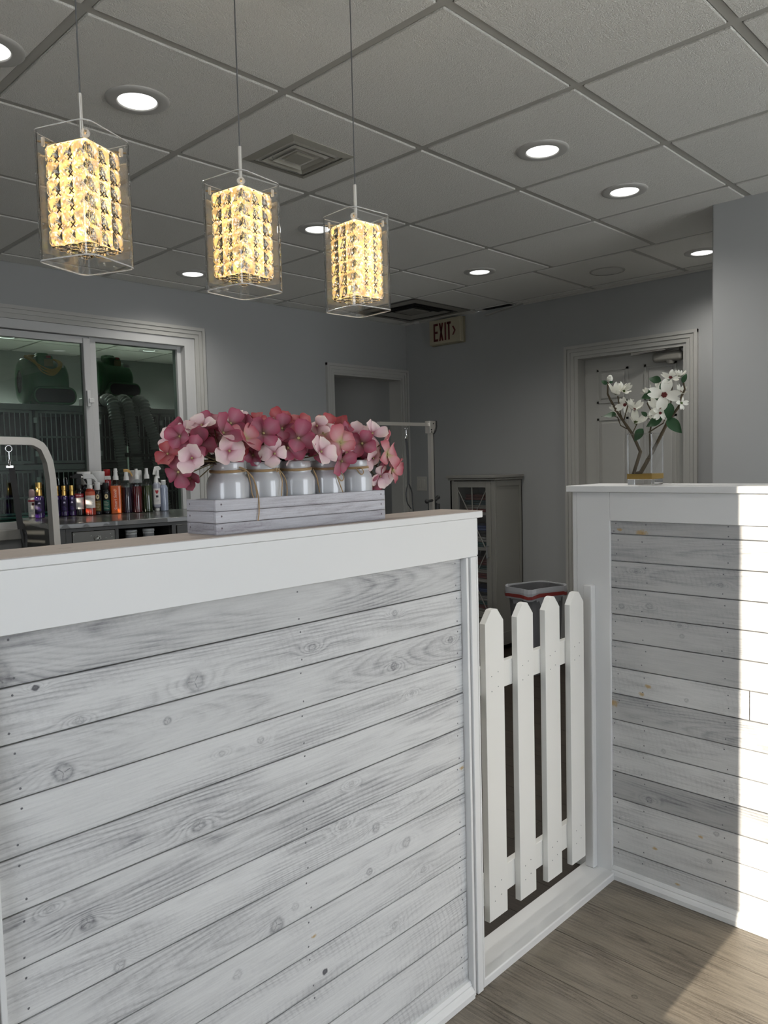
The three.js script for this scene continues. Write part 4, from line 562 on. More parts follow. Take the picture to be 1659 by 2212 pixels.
  put('black bottle with green label left of the orange bottle', 1.985, -4.066, face, [['bottle_body', lathe(body(0.0235, 0.135, 0.88, 0.6)), M.blackGloss], ['cap', lathe([[0, 0.172], [0.014, 0.172], [0.015, 0.168], [0.015, 0.134], [0, 0.134]]), M.black], ['label', lab(0.0235, 0.012, 0.115), bl('#14564a')]]);
  put('tall red bottle with red cap behind the orange bottle', 2.023, -4.124, face, [['bottle_body', lathe(body(0.022, 0.19, 0.93, 0.7)), liquid(0.30, 0.01, 0.012)], ['cap', lathe([[0, 0.245], [0.016, 0.245], [0.018, 0.238], [0.018, 0.208], [0, 0.208]]), mat(lin(0.35, 0.012, 0.012), 0.4)], ['collar', cyl(0.019, 0.021, 0.02, 0, 0.198, 0, 20), M.whitePlastic]]);
  const rnd = (w, h) => { const s = new THREE.Shape(), q = w * 0.3; s.moveTo(-w + q, -w); s.lineTo(w - q, -w); s.quadraticCurveTo(w, -w, w, -w + q); s.lineTo(w, w - q); s.quadraticCurveTo(w, w, w - q, w); s.lineTo(-w + q, w); s.quadraticCurveTo(-w, w, -w, w - q); s.lineTo(-w, -w + q); s.quadraticCurveTo(-w, -w, -w + q, -w); return new THREE.ExtrudeGeometry(s, { depth: h, bevelEnabled: true, bevelSize: 0.002, bevelThickness: 0.002 }).rotateX(-Math.PI / 2); };
  const o = put('square orange bottle with white script writing and white sprayer', 2.034, -4.045, -0.62, [['bottle_body', [rnd(0.0255, 0.150).translate(0, 0.002, 0)], liquid(0.62, 0.12, 0.015)], ['shoulder', lathe([[0.028, 0.152], [0.029, 0.16], [0.024, 0.178], [0.012, 0.19]], 24), clear], ['sprayer', [cyl(0.0145, 0.0155, 0.022, 0, 0.196, 0, 20), cyl(0.010, 0.012, 0.026, 0, 0.219, 0, 20), cyl(0.009, 0.010, 0.018, 0, 0.240, 0, 20), cyl(0.012, 0.012, 0.006, 0, 0.232, 0, 20)], M.whitePlastic]]);
  const script = canvasTex(512, 128, (g, w, h) => { g.fillStyle = '#d85a17'; g.fillRect(0, 0, w, h); g.fillStyle = '#fbe9dc'; g.font = 'italic 84px serif'; g.fillText('Smart Seed', 22, 88); g.beginPath(); g.ellipse(462, 48, 30, 24, 0.5, 0, 7); g.fillStyle = '#f6a878'; g.fill(); });
  const sp = new THREE.PlaneGeometry(0.128, 0.03).rotateZ(Math.PI / 2).translate(0, 0.078, 0.0281); obj('printed_script', sp, mat(0xffffff, 0.4, { map: script }), o);
  const round = (label, x, z, r, fill, h, top, extra = []) => put(label, x, z, face, [['bottle_body', lathe([[0, 0], [r * 0.94, 0], [r, 0.004], [r, h], [0, h]]), fill], ['shoulder', lathe([[r, h], [r, h + 0.01], [r * 0.86, h + 0.024], [r * 0.5, h + 0.036], [r * 0.38, h + 0.042]], 28), clear], ...top(h + 0.04), ...extra]);
  const spr = (y) => [['sprayer', [cyl(0.0135, 0.0145, 0.022, 0, y + 0.011, 0, 20), cyl(0.009, 0.011, 0.026, 0, y + 0.034, 0, 20), cyl(0.0085, 0.009, 0.012, 0, y + 0.052, 0, 16)], M.whitePlastic]];
  round('dark purple bottle with a gold trigger head', 2.089, -4.03, 0.0255, liquid(0.012, 0.008, 0.02), 0.142, (y) => [['collar', [cyl(0.0135, 0.015, 0.022, 0, y + 0.011, 0, 20), cyl(0.010, 0.011, 0.024, 0, y + 0.034, 0, 20)], M.whitePlastic], ['trigger', [bx(-0.014, 0.012, y + 0.045, y + 0.062, -0.008, 0.008, 0.004), extrude([[0.004, 0.06], [0.018, 0.056], [0.03, 0.034], [0.034, 0.022], [0.03, 0.021], [0.02, 0.04], [0.006, 0.046]], 0.009, 0.001).translate(0, y, -0.0045)], mat(lin(0.55, 0.33, 0.10), 0.4)]]);
  round('dark red bottle with white sprayer, third from the right', 2.143, -4.018, 0.0265, liquid(0.085, 0.006, 0.01), 0.146, spr);
  round('dark green bottle with white sprayer, right of the dark red one', 2.199, -4.005, 0.028, liquid(0.016, 0.03, 0.006), 0.148, spr);
  put('clear flip bottle standing on its white cap, with heart label', 2.246, -3.985, face, [['bottle_body', lathe([[0, 0.018], [0.014, 0.018], [0.02, 0.03], [0.021, 0.15], [0.012, 0.165], [0, 0.165]]), mat(lin(0.35, 0.36, 0.42), 0.15)], ['cap', lathe([[0, 0], [0.0125, 0], [0.0125, 0.018], [0, 0.018]]), M.whitePlastic], ['sprayer', [cyl(0.008, 0.013, 0.034, 0, 0.181, 0, 16)], M.whitePlastic], ['label', lab(0.0208, 0.04, 0.13), labelTex('#dad8d6', (g) => { g.fillStyle = '#a01a22'; g.beginPath(); g.moveTo(96, 92); g.bezierCurveTo(30, 40, 70, 6, 96, 36); g.bezierCurveTo(122, 6, 162, 40, 96, 92); g.fill(); g.fillStyle = '#33343c'; g.fillRect(70, 110, 56, 34); lines(g, 50, 160, 90, 4, 18, '#8a8a90'); })]]);
  put('clear blue bottle with white cap, rightmost of the row', 2.296, -3.995, face, [['bottle_body', lathe(body(0.0235, 0.15, 0.86, 0.5)), new THREE.MeshPhysicalMaterial({ color: lin(0.30, 0.34, 0.44), roughness: 0.1, clearcoat: 1 })], ['cap', lathe([[0, 0.176], [0.0125, 0.176], [0.0135, 0.172], [0.0135, 0.148], [0, 0.148]]), M.whitePlastic]]);
  put('white trigger sprayer standing behind the clear bottles', 2.296, -4.06, -2.6, [['bottle_body', lathe(body(0.0235, 0.165, 0.88, 0.5)), mat(lin(0.5, 0.5, 0.5), 0.3)], ['collar', cyl(0.015, 0.015, 0.022, 0, 0.176, 0, 16), M.black], ['trigger', trigger(0.185, 1.1), M.whitePlastic]]);
  const jug = put('big white-capped jug behind the red and black bottles, left one', 1.900, -4.145, face, [['bottle_body', lathe(body(0.034, 0.16, 0.9, 0.7)), M.blackGloss], ['cap', lathe([[0, 0.235], [0.034, 0.235], [0.036, 0.232], [0.036, 0.165], [0, 0.165]], 28), M.whitePlastic]]);
  copyOf(jug, [1.974, TOP, -4.132], 'big white-capped jug behind the red and black bottles, right one'); copyOf(jug, [2.172, TOP, -4.085], 'big white-capped jug behind the dark red bottle');
}
// ---------- grooming tables with arms ----------
function noose(name, label, x, y, z, list, r = 0.006) {
  const t = thing(name, label, 'leash', [x, y, z]);
  obj('clip', [new THREE.TorusGeometry(0.010, 0.002, 8, 20).translate(0, -0.012, 0), rod([0, -0.022, 0], [0, -0.048, 0], 0.003), new THREE.TorusGeometry(0.011, 0.002, 8, 20).rotateY(1).translate(0, -0.056, 0), bx(-0.012, 0.012, -0.074, -0.064, -0.003, 0.003, 0.002)], M.chrome, t);
  const strapG = list.map(([p, w]) => { const c = curve(p), n = 24, q = []; for (let i = 0; i < n; i++) { const a = c.getPoint(i / n), b = c.getPoint((i + 1) / n), s = V(w / 2, 0, w / 5); const A = a.clone().sub(s), B = a.clone().add(s), C = b.clone().sub(s), D = b.clone().add(s); q.push(A, B, C, B, D, C); } const g = new THREE.BufferGeometry().setFromPoints(q.concat(q.slice().reverse().map((v) => v.clone().add(V(0.0004, 0, -0.0014))))); g.computeVertexNormals(); return g; });
  obj('strap', strapG, M.black, t); return t;
}
{
  const t1 = thing('grooming_table', 'grooming table with a bent square steel arm rising at the far left before the bottles', 'table', [0.85, 0, -2.75]);
  obj('table_top', bx(-0.42, 0.30, 0.84, 0.87, -0.25, 0.25, 0.01), M.black, t1); for (const [a, b] of [[-0.36, -0.2], [0.24, -0.2], [-0.36, 0.2], [0.24, 0.2]]) obj('leg', bx(a - 0.015, a + 0.015, 0, 0.84, b - 0.015, b + 0.015), M.darkSteel, t1);
  const a1 = new THREE.Group(); a1.name = 'grooming_arm'; a1.position.set(1.085 - 0.85, 0.871, 0.15); a1.rotation.y = 0.25; t1.add(a1);
  obj('post', squareTube([[0, 0, 0], [-0.004, 0.25, 0], [-0.008, 0.44, 0], [-0.016, 0.50, 0], [-0.038, 0.548, 0], [-0.075, 0.566, 0], [-0.15, 0.567, 0], [-0.42, 0.567, 0]], 0.0245), M.steel, a1);
  noose('grooming_loop', 'black strap with silver clip hanging from the bent steel arm, left edge', 0.935, 1.425, -2.563, [[[[0.006, -0.07, 0], [0.012, -0.13, 0], [0.018, -0.20, 0], [0.024, -0.27, 0]], 0.017], [[[0.02, -0.24, 0], [0.028, -0.30, 0], [0.036, -0.35, 0], [0.030, -0.40, 0], [0.016, -0.44, 0]], 0.006], [[[0.026, -0.24, 0], [0.04, -0.29, 0], [0.034, -0.35, 0], [0.030, -0.39, 0], [0.044, -0.44, 0]], 0.006]]);
  const t2 = thing('grooming_table', 'grooming table with a straight hinged steel arm rising beside the pink flowers', 'table', [3.36, 0, -3.2]);
  obj('table_top', bx(-0.36, 0.42, 0.93, 0.96, -0.25, 0.25, 0.01), M.black, t2); for (const [a, b] of [[-0.3, -0.2], [0.34, -0.2], [-0.3, 0.2], [0.34, 0.2]]) obj('leg', bx(a - 0.015, a + 0.015, 0, 0.93, b - 0.015, b + 0.015), M.darkSteel, t2);
  const a2 = new THREE.Group(); a2.name = 'grooming_arm'; a2.position.set(3.722 - 3.36, 0.961, 0); a2.rotation.y = 0.12; t2.add(a2);
  obj('post', bar([0, 0, 0], [0, 0.60, 0], 0.026, 0.026), M.steel, a2); obj('crossbar', bar([-0.01, 0.612, 0], [-0.535, 0.606, 0], 0.026, 0.020), M.steel, a2);
  obj('corner_bracket', [extrude([[-0.028, 0.56], [0.018, 0.56], [0.036, 0.585], [0.04, 0.615], [0.036, 0.632], [-0.028, 0.632]], 0.034, 0.002).translate(0, 0, -0.017)], M.steel, a2);
  obj('bracket_back', [extrude([[0.014, 0.555], [0.032, 0.57], [0.044, 0.60], [0.042, 0.634], [0.034, 0.634], [0.034, 0.60], [0.012, 0.565]], 0.044, 0.002).translate(0, 0, -0.022), bx(0.0135, 0.020, 0, 0.56, -0.014, 0.014)], M.black, a2);
  obj('bolt', [[-0.018, 0.58], [-0.015, 0.565], [0.006, 0.618]].map(([x, y]) => cyl(0.004, 0.004, 0.004, 0, 0, 0, 10).rotateX(Math.PI / 2).translate(x, y, 0.021)), M.black, a2);
  obj('clamp_knob', [rod([-0.01, 0.135, 0.01], [-0.07, 0.13, 0.01], 0.009), sph(0.015, -0.07, 0.132, 0.01, 10), rod([-0.055, 0.12, 0.01], [-0.055, 0.06, 0.01], 0.003), new THREE.TorusGeometry(0.010, 0.003, 6, 14).translate(-0.055, 0.05, 0.01)], M.black, a2);
  obj('handle', [cyl(0.019, 0.017, 0.12, 0.058, 0.05, 0, 14), rod([0.02, 0.125, 0], [0.07, 0.15, 0], 0.012), sph(0.014, 0.072, 0.15, 0, 10), rod([0.03, 0.12, 0], [0.058, 0.105, 0], 0.008)], M.black, a2);
  noose('grooming_loop', 'thin black grooming loop hanging from the straight steel arm', 3.462, 1.556, -3.169, [[[[0, -0.07, 0], [0.008, -0.14, 0], [0.012, -0.26, 0], [0.01, -0.35, 0]], 0.014], [[[0.01, -0.34, 0], [-0.012, -0.40, 0], [-0.004, -0.46, 0], [0.03, -0.50, 0]], 0.007], [[[0.012, -0.34, 0], [0.04, -0.40, 0], [0.044, -0.47, 0], [0.05, -0.54, 0], [0.0, -0.595, 0]], 0.008]]);
  const b = thing('lotion_bottle', 'beige bottle with a small blue label right of the planter box', 'bottle', [3.03, 0.961, -2.99]);
  obj('bottle_body', [bx(-0.032, 0.032, 0, 0.205, -0.022, 0.022, 0.008)], mat(lin(0.45, 0.43, 0.37), 0.4), b); obj('cap', [cyl(0.011, 0.012, 0.02, 0, 0.214, 0, 16), cyl(0.008, 0.008, 0.02, 0, 0.233, 0, 16)], M.whitePlastic, b); obj('label', bx(-0.014, 0.012, 0.075, 0.105, 0.0215, 0.0232), mat(lin(0.04, 0.16, 0.30), 0.5), b);
}
// ---------- glass-door cabinet ----------
{
  const t = thing('display_cabinet', 'tall pale grey cabinet with glass door and crossed bars against the back wall', 'cabinet', [4.495, 0, -3.352], -Math.PI / 2);
  // local: x along world z (right = towards the shop front), z towards the room
  const C = M.cabinet, w = 0.196, d0 = -0.165, d1 = 0.162, H = 1.218;
  obj('cornice', [bx(-w - 0.022, w + 0.022, H, H + 0.018, d0, d1 + 0.024, 0.003), bx(-w - 0.012, w + 0.012, H - 0.016, H, d0, d1 + 0.012, 0.003)], C, t);
  obj('side', [bx(w - 0.013, w - 0.005, 0.05, H - 0.018, d0 + 0.001, d1 - 0.019), bx(w - 0.012, w - 0.0002, 0.0, H - 0.017, d1 - 0.05, d1 - 0.0185), bx(w - 0.012, w, 0.0, H - 0.017, d0, d0 + 0.035), bx(w - 0.011, w - 0.0004, H - 0.06, H - 0.0175, d0 + 0.035, d1 - 0.05), bx(w - 0.011, w - 0.0004, 0.04, 0.13, d0 + 0.035, d1 - 0.05)], C, t);
  obj('side', bx(-w, -w + 0.014, 0, H - 0.016, d0, d1), C, t); obj('back_panel', bx(-w, w, 0.05, H - 0.02, d0, d0 + 0.006), mat(lin(0.14, 0.14, 0.13), 0.7), t);
  obj('stile', [bx(-w + 0.0004, -w + 0.034, 0, H - 0.0165, d1 - 0.018, d1, 0.002), bx(w - 0.032, w, 0, H - 0.0165, d1 - 0.018, d1, 0.002)], C, t);
  const dr = obj('door', [bx(-w + 0.036, -w + 0.072, 0.235, H - 0.022, d1 - 0.016, d1 + 0.004, 0.002), bx(w - 0.075, w - 0.034, 0.235, H - 0.022, d1 - 0.016, d1 + 0.004, 0.002), bx(-w + 0.0722, w - 0.0752, H - 0.066, H - 0.0222, d1 - 0.015, d1 + 0.0038, 0.002), bx(-w + 0.0722, w - 0.0752, 0.2352, 0.275, d1 - 0.015, d1 + 0.0038, 0.002)], C, t);
  obj('door_glass', bx(-w + 0.07, w - 0.072, 0.27, H - 0.064, d1 - 0.007, d1 - 0.004), M.glass, dr);
  obj('lattice', [bar([0, 0.27, d1 - 0.002], [0, H - 0.064, d1 - 0.002], 0.006, 0.006), bar([-w + 0.072, H - 0.085, d1 - 0.002], [w - 0.074, 0.71, d1 - 0.002], 0.006, 0.005), bar([w - 0.074, H - 0.085, d1 - 0.002], [-w + 0.072, 0.71, d1 - 0.002], 0.006, 0.005), bar([-w + 0.072, 0.71, d1 - 0.002], [w - 0.074, 0.28, d1 - 0.002], 0.006, 0.005), bar([w - 0.074, 0.71, d1 - 0.002], [-w + 0.072, 0.28, d1 - 0.002], 0.006, 0.005)], C, dr);
  obj('handle', [rod([w - 0.055, 0.662, d1 + 0.026], [w - 0.055, 0.752, d1 + 0.026], 0.005), rod([w - 0.055, 0.668, d1], [w - 0.055, 0.668, d1 + 0.026], 0.004), rod([w - 0.055, 0.746, d1], [w - 0.055, 0.746, d1 + 0.026], 0.004)], M.darkSteel, dr);
  for (const y of [0.275, 0.49, 0.715, 0.965]) obj('shelf', bx(-w + 0.014, w - 0.014, y - 0.008, y + 0.008, d0 + 0.006, d1 - 0.03), C, t);
  const dw = obj('drawer', [bx(-w + 0.036, w - 0.034, 0.07, 0.145, d1 - 0.016, d1 + 0.004, 0.002), bx(-w + 0.036, w - 0.034, 0.15, 0.228, d1 - 0.016, d1 + 0.004, 0.002)], C, t); obj('pull', [bx(-0.03, 0.03, 0.10, 0.108, d1 + 0.004, d1 + 0.018, 0.002), bx(-0.03, 0.03, 0.183, 0.191, d1 + 0.004, d1 + 0.018, 0.002)], M.darkSteel, dw);
  obj('plinth', [bx(-w, w, 0, 0.05, d1 - 0.03, d1 - 0.008)], C, t);
  // folded cloths and boxes inside
  const cols = [[0.08, 0.012, 0.012], [0.025, 0.07, 0.07], [0.2, 0.195, 0.19], [0.02, 0.02, 0.025], [0.03, 0.05, 0.14], [0.09, 0.015, 0.015], [0.2, 0.19, 0.17], [0.02, 0.05, 0.055]], rr = rng(9);
  const names = { 0: 'dark red', 1: 'teal', 2: 'pale grey', 3: 'black', 4: 'navy blue', 5: 'wine red', 6: 'off-white', 7: 'dark teal' }; let n = 0;
  for (const [y, k] of [[0.283, 5], [0.498, 4], [0.723, 4], [0.973, 4]]) { let yy = y + 0.0005; const row = { 0.283: 'bottom shelf', 0.498: 'second shelf', 0.723: 'third shelf', 0.973: 'top shelf' }[y]; for (let i = 0; i < k; i++) { const h = 0.022 + rr() * 0.022, c = n++ % 8; const f = thing('folded_cloth', names[c] + ' folded cloth, ' + ['lowest', 'second', 'third', 'fourth', 'fifth'][i] + ' on the ' + row + ' inside glass cabinet', 'cloth', [4.495, yy, -3.352 + (rr() - 0.5) * 0.02], -Math.PI / 2); obj('cloth', [bx(-0.13, 0.13, 0, h * 0.48, -0.11, 0.09, 0.01), bx(-0.128, 0.128, h * 0.48, h, -0.11, 0.088, 0.01)], mat(lin(...cols[c]), 0.9), f); yy += h + 0.0005; } }
}
// ---------- waste bin ----------
{
  const t = thing('waste_bin', 'grey plastic bin with white liner and red drawstring behind the picket gate', 'bin', [4.13, 0, -2.70], -0.25); t.scale.setScalar(0.87);
  const rr = (w, d, r, y) => { const o = []; for (const [a, b, s] of [[1, 1, 0], [-1, 1, 1], [-1, -1, 2], [1, -1, 3]]) for (let i = 0; i <= 5; i++) { const q = (s + i / 5) * Math.PI / 2; o.push(V(a * (w - r) + r * Math.cos(q), y, b * (d - r) + r * Math.sin(q))); } return o; };
  const loft = (loops) => { const p = []; for (let k = 0; k + 1 < loops.length; k++) { const A = loops[k], B = loops[k + 1]; for (let i = 0; i < A.length; i++) { const j = (i + 1) % A.length; p.push(A[i], B[i], A[j], A[j], B[i], B[j]); } } const g = new THREE.BufferGeometry().setFromPoints(p); g.computeVertexNormals(); return g; };
  const bot = []; { const L = rr(0.135, 0.105, 0.03, 0.002); for (let i = 1; i + 1 < L.length; i++) bot.push(L[0], L[i], L[i + 1]); }
  obj('bin_body', [loft([rr(0.135, 0.105, 0.03, 0.002), rr(0.185, 0.14, 0.09, 0.60), rr(0.20, 0.155, 0.09, 0.605), rr(0.20, 0.155, 0.09, 0.62), rr(0.18, 0.138, 0.09, 0.62), rr(0.13, 0.10, 0.03, 0.01)]), new THREE.BufferGeometry().setFromPoints(bot)].map((g) => { g.computeVertexNormals(); return g; }), mat(lin(0.13, 0.13, 0.135), 0.55, { side: THREE.DoubleSide }), t);
  const wob = (L, a) => L.map((v, i) => v.clone().add(V(0, a * Math.sin(i * 1.3) - a * 0.6 * Math.cos(i * 0.6), 0)));
  obj('liner', [loft([wob(rr(0.203, 0.158, 0.095, 0.55), 0.008), wob(rr(0.206, 0.161, 0.095, 0.60), 0.004), wob(rr(0.204, 0.159, 0.095, 0.629), 0.003), wob(rr(0.192, 0.148, 0.095, 0.628), 0.003), wob(rr(0.17, 0.13, 0.095, 0.45), 0.01)])], new THREE.MeshPhysicalMaterial({ color: lin(0.62, 0.63, 0.66), roughness: 0.35, side: THREE.DoubleSide, transmission: 0.35, thickness: 0 }), t);
  obj('drawstring', [loft([wob(rr(0.2075, 0.1625, 0.095, 0.562), 0.006), wob(rr(0.208, 0.163, 0.095, 0.586), 0.008)])], mat(lin(0.24, 0.03, 0.025), 0.5, { side: THREE.DoubleSide }), t);
}
{ // exit sign
  const t = thing('exit_sign', 'cream exit sign with dark red letters high on the back wall', 'sign', [4.672, 2.236, -3.80], -Math.PI / 2);
  const sm = mat(lin(0.42, 0.375, 0.265), 0.45), rd = mat(lin(0.10, 0.006, 0.008), 0.5);
  obj('housing', [bx(-0.155, 0.152, 0, 0.188, 0.0, 0.062, 0.008)], sm, t); obj('back_plate', bx(-0.158, 0.155, -0.003, 0.19, 0.0, 0.03, 0.006), mat(lin(0.30, 0.27, 0.18), 0.5), t);
  const bars = (l) => l.map((q) => Array.isArray(q[0]) ? extrude(q, 0.002) : bx(q[0], q[1], q[2], q[3], 0, 0.002)), y0 = 0.024, y1 = 0.158, L = 0.014;
  const E = [[-0.108, -0.108 + L, y0, y1], [-0.108, -0.064, y0, y0 + 0.017], [-0.108, -0.064, y1 - 0.017, y1], [-0.108, -0.068, 0.083, 0.099]], X = [[[-0.054, y0], [-0.040, y0], [-0.012, y1], [-0.026, y1]], [[-0.026, y0], [-0.012, y0], [-0.040, y1], [-0.054, y1]]], I = [[0.001, 0.015, y0, y1]], T = [[0.036, 0.050, y0, y1], [0.023, 0.063, y1 - 0.017, y1]], A = [[[0.074, 0.055], [0.088, 0.055], [0.108, 0.088], [0.088, 0.122], [0.074, 0.122], [0.094, 0.088]]];
  for (const [n, s] of [['letter', E], ['letter', X], ['letter', I], ['letter', T], ['arrow', A]]) obj(n, merge(bars(s)).translate(0, 0, 0.0615), rd, t);
}
{ // double light switch
  const t = thing('light_switch', 'double rocker light switch on the back wall beside the steel arm', 'light switch', [4.672, 1.166, -4.115], -Math.PI / 2);
  const wm = mat(lin(0.55, 0.54, 0.49), 0.4); obj('plate', bx(-0.052, 0.052, -0.057, 0.057, 0, 0.006, 0.003), wm, t); obj('rocker', bx(-0.036, -0.006, -0.034, 0.034, 0.005, 0.010, 0.002), wm, t); obj('rocker', bx(0.006, 0.036, -0.034, 0.034, 0.005, 0.010, 0.002), wm, t);
}

// ================= KENNEL ROOM BEHIND THE WINDOW =================
{
  const t = thing('kennel_bank', 'bank of barred steel kennels in the back room behind the window', 'kennel', [2.70, 0, -6.15]);
  const fm = mat(lin(0.26, 0.275, 0.26), 0.45, { metalness: 0.3 }), bm = mat(lin(0.85, 0.87, 0.84), 0.3), dk = mat(lin(0.03, 0.032, 0.03), 0.8);
  const xs = [-1.36, -0.88, -0.40, 0.09, 0.62, 1.14, 1.66], ys = [0.04, 0.48, 0.94, 1.385, 1.822], F = 0.35;
  obj('top_panel', bx(xs[0], xs[6], 1.822, 1.835, -0.35, F, 0.003), fm, t); obj('back_panel', bx(xs[0], xs[6], 0, 1.82, -0.35, -0.34), dk, t);
  for (const x of xs) obj('divider', bx(x - 0.008, x + 0.008, 0, 1.822, -0.34, F - 0.02), dk, t);
  for (const y of ys) obj('shelf', bx(xs[0], xs[6], y - 0.03, y + 0.006, -0.34, F, 0.002), fm, t);
  for (let i = 0; i < 6; i++) for (let j = 0; j < 4; j++) {
    const x0 = xs[i] + 0.012, x1 = xs[i + 1] - 0.012, y0 = ys[j] + 0.016, y1 = ys[j + 1] - 0.036;
    const d = obj('door', [bx(x0, x0 + 0.022, y0, y1, F - 0.01, F + 0.01), bx(x1 - 0.022, x1, y0, y1, F - 0.01, F + 0.01), bx(x0, x1, y0, y0 + 0.018, F - 0.01, F + 0.01), bx(x0, x1, y1 - 0.018, y1, F - 0.01, F + 0.01), bx(x0, x1, (y0 + y1) / 2 - 0.006, (y0 + y1) / 2 + 0.008, F - 0.006, F + 0.004)], fm, t);
    for (let x = x0 + 0.045; x < x1 - 0.03; x += 0.0365) obj('bar', rod([x, y0 + 0.012, F], [x, y1 - 0.012, F], 0.0034, 8), bm, d);
    obj('hinge', [bx(x0 - 0.014, x0 + 0.008, y1 - 0.09, y1 - 0.05, F + 0.006, F + 0.018, 0.002), bx(x0 - 0.014, x0 + 0.008, y0 + 0.05, y0 + 0.09, F + 0.006, F + 0.018, 0.002)], bm, d);
  }
  const blk = thing('folded_blanket', 'pale folded blanket inside a kennel at the far left', 'blanket', [2.08, 1.392, -5.98]); obj('blanket', [bx(-0.16, 0.16, 0, 0.035, -0.15, 0.15, 0.015), bx(-0.155, 0.155, 0.035, 0.07, -0.15, 0.14, 0.015)], mat(lin(0.30, 0.31, 0.29), 0.9), blk);
}
function airMover(label, x, y, z, turn, cordOn) {
  const t = thing('air_mover', label, 'blower', [x, y, z], turn); t.scale.set(0.82, 1, 0.9);
  const gm = mat(lin(0.012, 0.135, 0.035), 0.35), dk = mat(lin(0.004, 0.007, 0.005), 0.8);
  const d = lathe([[0.085, -0.205], [0.105, -0.213], [0.150, -0.205], [0.172, -0.185], [0.176, -0.165], [0.172, -0.14], [0.166, -0.12], [0.164, 0.14], [0.160, 0.165], [0.145, 0.185], [0.09, 0.19], [0, 0.19]], 48).rotateZ(-Math.PI / 2).translate(0, 0.178, 0);
  obj('drum', d, gm, t);
  obj('inlet', [lathe([[0, -0.192], [0.086, -0.195], [0.086, -0.206]], 36).rotateZ(-Math.PI / 2).translate(0, 0.178, 0), ...[0.028, 0.056, 0.08].map((r) => new THREE.TorusGeometry(r, 0.0025, 6, 36).rotateY(Math.PI / 2).translate(-0.204, 0.178, 0))], dk, t);
  const st = (w, h, dep) => { const s = new THREE.Shape(); s.absarc(-w + h, 0, h, Math.PI / 2, Math.PI * 1.5); s.absarc(w - h, 0, h, -Math.PI / 2, Math.PI / 2); return new THREE.ExtrudeGeometry(s, { depth: dep, bevelEnabled: true, bevelSize: 0.004, bevelThickness: 0.004, bevelSegments: 2, curveSegments: 14 }); };
  obj('outlet', st(0.185, 0.062, 0.13).translate(0.045, 0.068, 0.06), gm, t); obj('outlet_mouth', st(0.170, 0.047, 0.006).translate(0.045, 0.068, 0.191), dk, t);
  obj('foot', [bx(-0.15, -0.10, 0, 0.03, -0.12, 0.1, 0.006), bx(0.10, 0.15, 0, 0.03, -0.12, 0.1, 0.006)], gm, t);
  const cb = obj('control_box', [bx(-0.085, 0.065, 0.28, 0.375, 0.02, 0.12, 0.02), bx(-0.06, 0.05, 0.33, 0.40, -0.05, 0.05, 0.02)], gm, t);
  obj('plate', [bx(-0.02, 0.06, 0.292, 0.345, 0.119, 0.122)], mat(lin(0.22, 0.19, 0.07), 0.5), cb); obj('switch', [bx(0.0, 0.04, 0.352, 0.37, 0.118, 0.124)], mat(lin(0.3, 0.02, 0.015), 0.4), cb);
  const stk = new THREE.CylinderGeometry(0.1655, 0.1655, 0.09, 20, 1, true, 0.1, 0.55).rotateZ(-Math.PI / 2).translate(0.105, 0.178, 0); obj('sticker', [bx(0.09, 0.15, 0.285, 0.32, 0.118, 0.126)], mat(lin(0.4, 0.4, 0.4), 0.5), t);
  if (cordOn) { const l = []; for (let k = 0; k < 7; k++) { const o = k * 0.006, s = Math.sin(k * 2.1) * 0.008; l.push(tube([[-0.17 + o, 0.36 + s, 0.05], [-0.13 + o, 0.325 + s, 0.12], [-0.06, 0.285 - o + s, 0.16], [0.02, 0.262 - o * 1.2, 0.172], [0.08, 0.28 - o, 0.165], [0.10 + o, 0.32, 0.12], [0.07, 0.36, 0.02], [-0.08, 0.375 + s, -0.02], [-0.17 + o, 0.36 + s, 0.05]], 0.0048, 60, 6)); } obj('power_cord', l, mat(lin(0.45, 0.27, 0.02), 0.5), t).userData.label = 'coiled yellow power cord'; }
  return t;
}
airMover('green air mover on top of the kennels in the left window pane', 2.46, 1.8355, -5.98, -0.12, true);
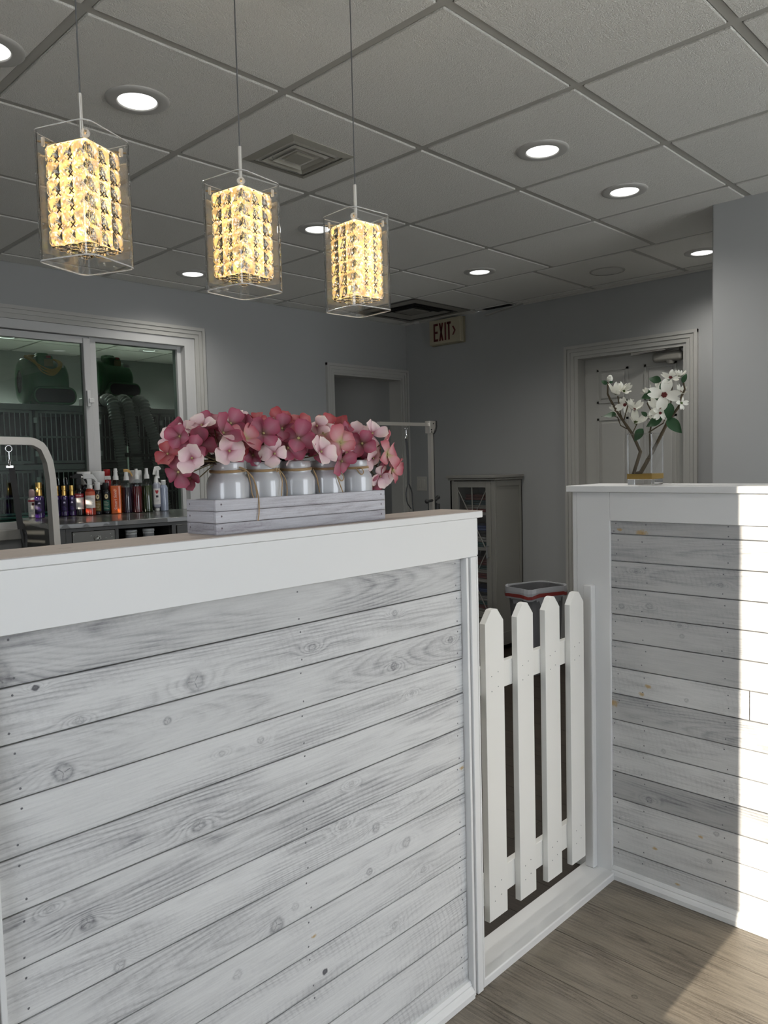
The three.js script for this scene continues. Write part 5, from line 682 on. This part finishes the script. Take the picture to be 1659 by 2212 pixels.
{
  const p = thing('dryer_manifold', 'black hose box under the right green air mover on the kennels', 'manifold', [3.02, 1.8355, -5.96]);
  obj('case', [bx(-0.24, 0.18, 0, 0.085, -0.14, 0.14, 0.015)], M.black, p); obj('port', [-0.162, -0.04, 0.10].map((x) => cyl(0.042, 0.042, 0.03, 0, 0, 0, 24).rotateX(Math.PI / 2).translate(x, 0.045, 0.145)), M.black, p);
  airMover('green air mover above the grey hoses in the right window pane', 3.0, 1.921, -6.0, 0.12, false).scale.set(0.78, 0.86, 0.85);
  const hm = new THREE.MeshPhysicalMaterial({ color: lin(0.6, 0.61, 0.6), roughness: 0.22, clearcoat: 0.6 });
  const hose = (pts, r) => { const c = curve(pts), n = 260, m = 14, pos = [], idx = [], fr = c.computeFrenetFrames(n, false); for (let i = 0; i <= n; i++) { const q = c.getPointAt(i / n), rr = r * (1 + 0.10 * Math.sin(i / n * c.getLength() / 0.022 * Math.PI * 2)); for (let j = 0; j <= m; j++) { const a = j / m * Math.PI * 2; const v = q.clone().addScaledVector(fr.normals[i], Math.cos(a) * rr).addScaledVector(fr.binormals[i], Math.sin(a) * rr); pos.push(v.x, v.y, v.z); } } for (let i = 0; i < n; i++) for (let j = 0; j < m; j++) { const a = i * (m + 1) + j; idx.push(a, a + m + 1, a + 1, a + 1, a + m + 1, a + m + 2); } const g = new THREE.BufferGeometry(); g.setAttribute('position', new THREE.Float32BufferAttribute(pos, 3)); g.setIndex(idx); g.computeVertexNormals(); return g; };
  const lab = ['leftmost grey corrugated dryer hose beside the window mullion', 'middle of the three grey corrugated dryer hoses', 'rightmost grey corrugated dryer hose, hanging slack'];
  [[-0.162, 0.0], [-0.04, 0.0], [0.10, 0.04]].forEach(([x, k], i) => { const h = thing('dryer_hose', lab[i], 'hose', [3.02 + x, 1.8805, -5.80], 0, 'dryer hoses hanging from the manifold'); obj('hose', hose([[0, 0, 0], [0.0, 0.005, 0.06], [0.005, -0.03, 0.115], [0.01, -0.12, 0.135], [0.03 + k, -0.3, 0.14], [0.06 + k, -0.5, 0.13], [0.09 + k, -0.7, 0.12], [0.13 + k, -0.92, 0.12]], 0.044), hm, h); });
}
{ // stand dryer pole and teal tub
  const t = thing('drying_stand', 'thin steel drying stand with a side arm behind the right window pane', 'stand', [2.62, 0, -5.02]);
  obj('pole', rod([0, 0.02, 0], [0, 1.50, 0], 0.012), M.steel, t); obj('side_arm', [rod([0, 1.44, 0], [0.34, 1.43, 0.02], 0.012), sph(0.02, 0, 1.44, 0, 10), cyl(0.03, 0.03, 0.03, 0.2, 1.46, 0.02, 12)], M.black, t); obj('foot', lathe([[0, 0.03], [0.03, 0.03], [0.20, 0.012], [0.22, 0], [0, 0]], 28), M.black, t);
  const b = thing('bathing_tub', 'dark teal bathing tub seen low behind the window at far left', 'tub', [1.75, 0, -5.0]);
  obj('tub_shell', [bx(-0.55, 0.42, 0.3, 1.06, 0.18, 0.22, 0.01), bx(-0.55, 0.42, 0.3, 1.06, -0.22, -0.18, 0.01), bx(-0.55, -0.51, 0.3, 1.06, -0.2, 0.2, 0.01), bx(0.38, 0.42, 0.3, 1.06, -0.2, 0.2, 0.01), bx(-0.55, 0.42, 0.3, 0.34, -0.2, 0.2)], mat(lin(0.015, 0.10, 0.10), 0.4), b); obj('rim', [bx(-0.56, 0.43, 1.06, 1.074, 0.172, 0.228, 0.005), bx(-0.56, 0.43, 1.06, 1.074, -0.228, -0.172, 0.005)], mat(lin(0.10, 0.30, 0.29), 0.35), b); for (const [x, z] of [[-0.5, 0.17], [0.37, 0.17], [-0.5, -0.17], [0.37, -0.17]]) obj('leg', bx(x - 0.02, x + 0.02, 0, 0.31, z - 0.02, z + 0.02), M.darkSteel, b);
}

scene.traverse((o) => { if (o.isMesh) { o.castShadow = true; o.receiveShadow = true; } if (o.isLight) o.castShadow = true; });
renderer.render(scene, camera);
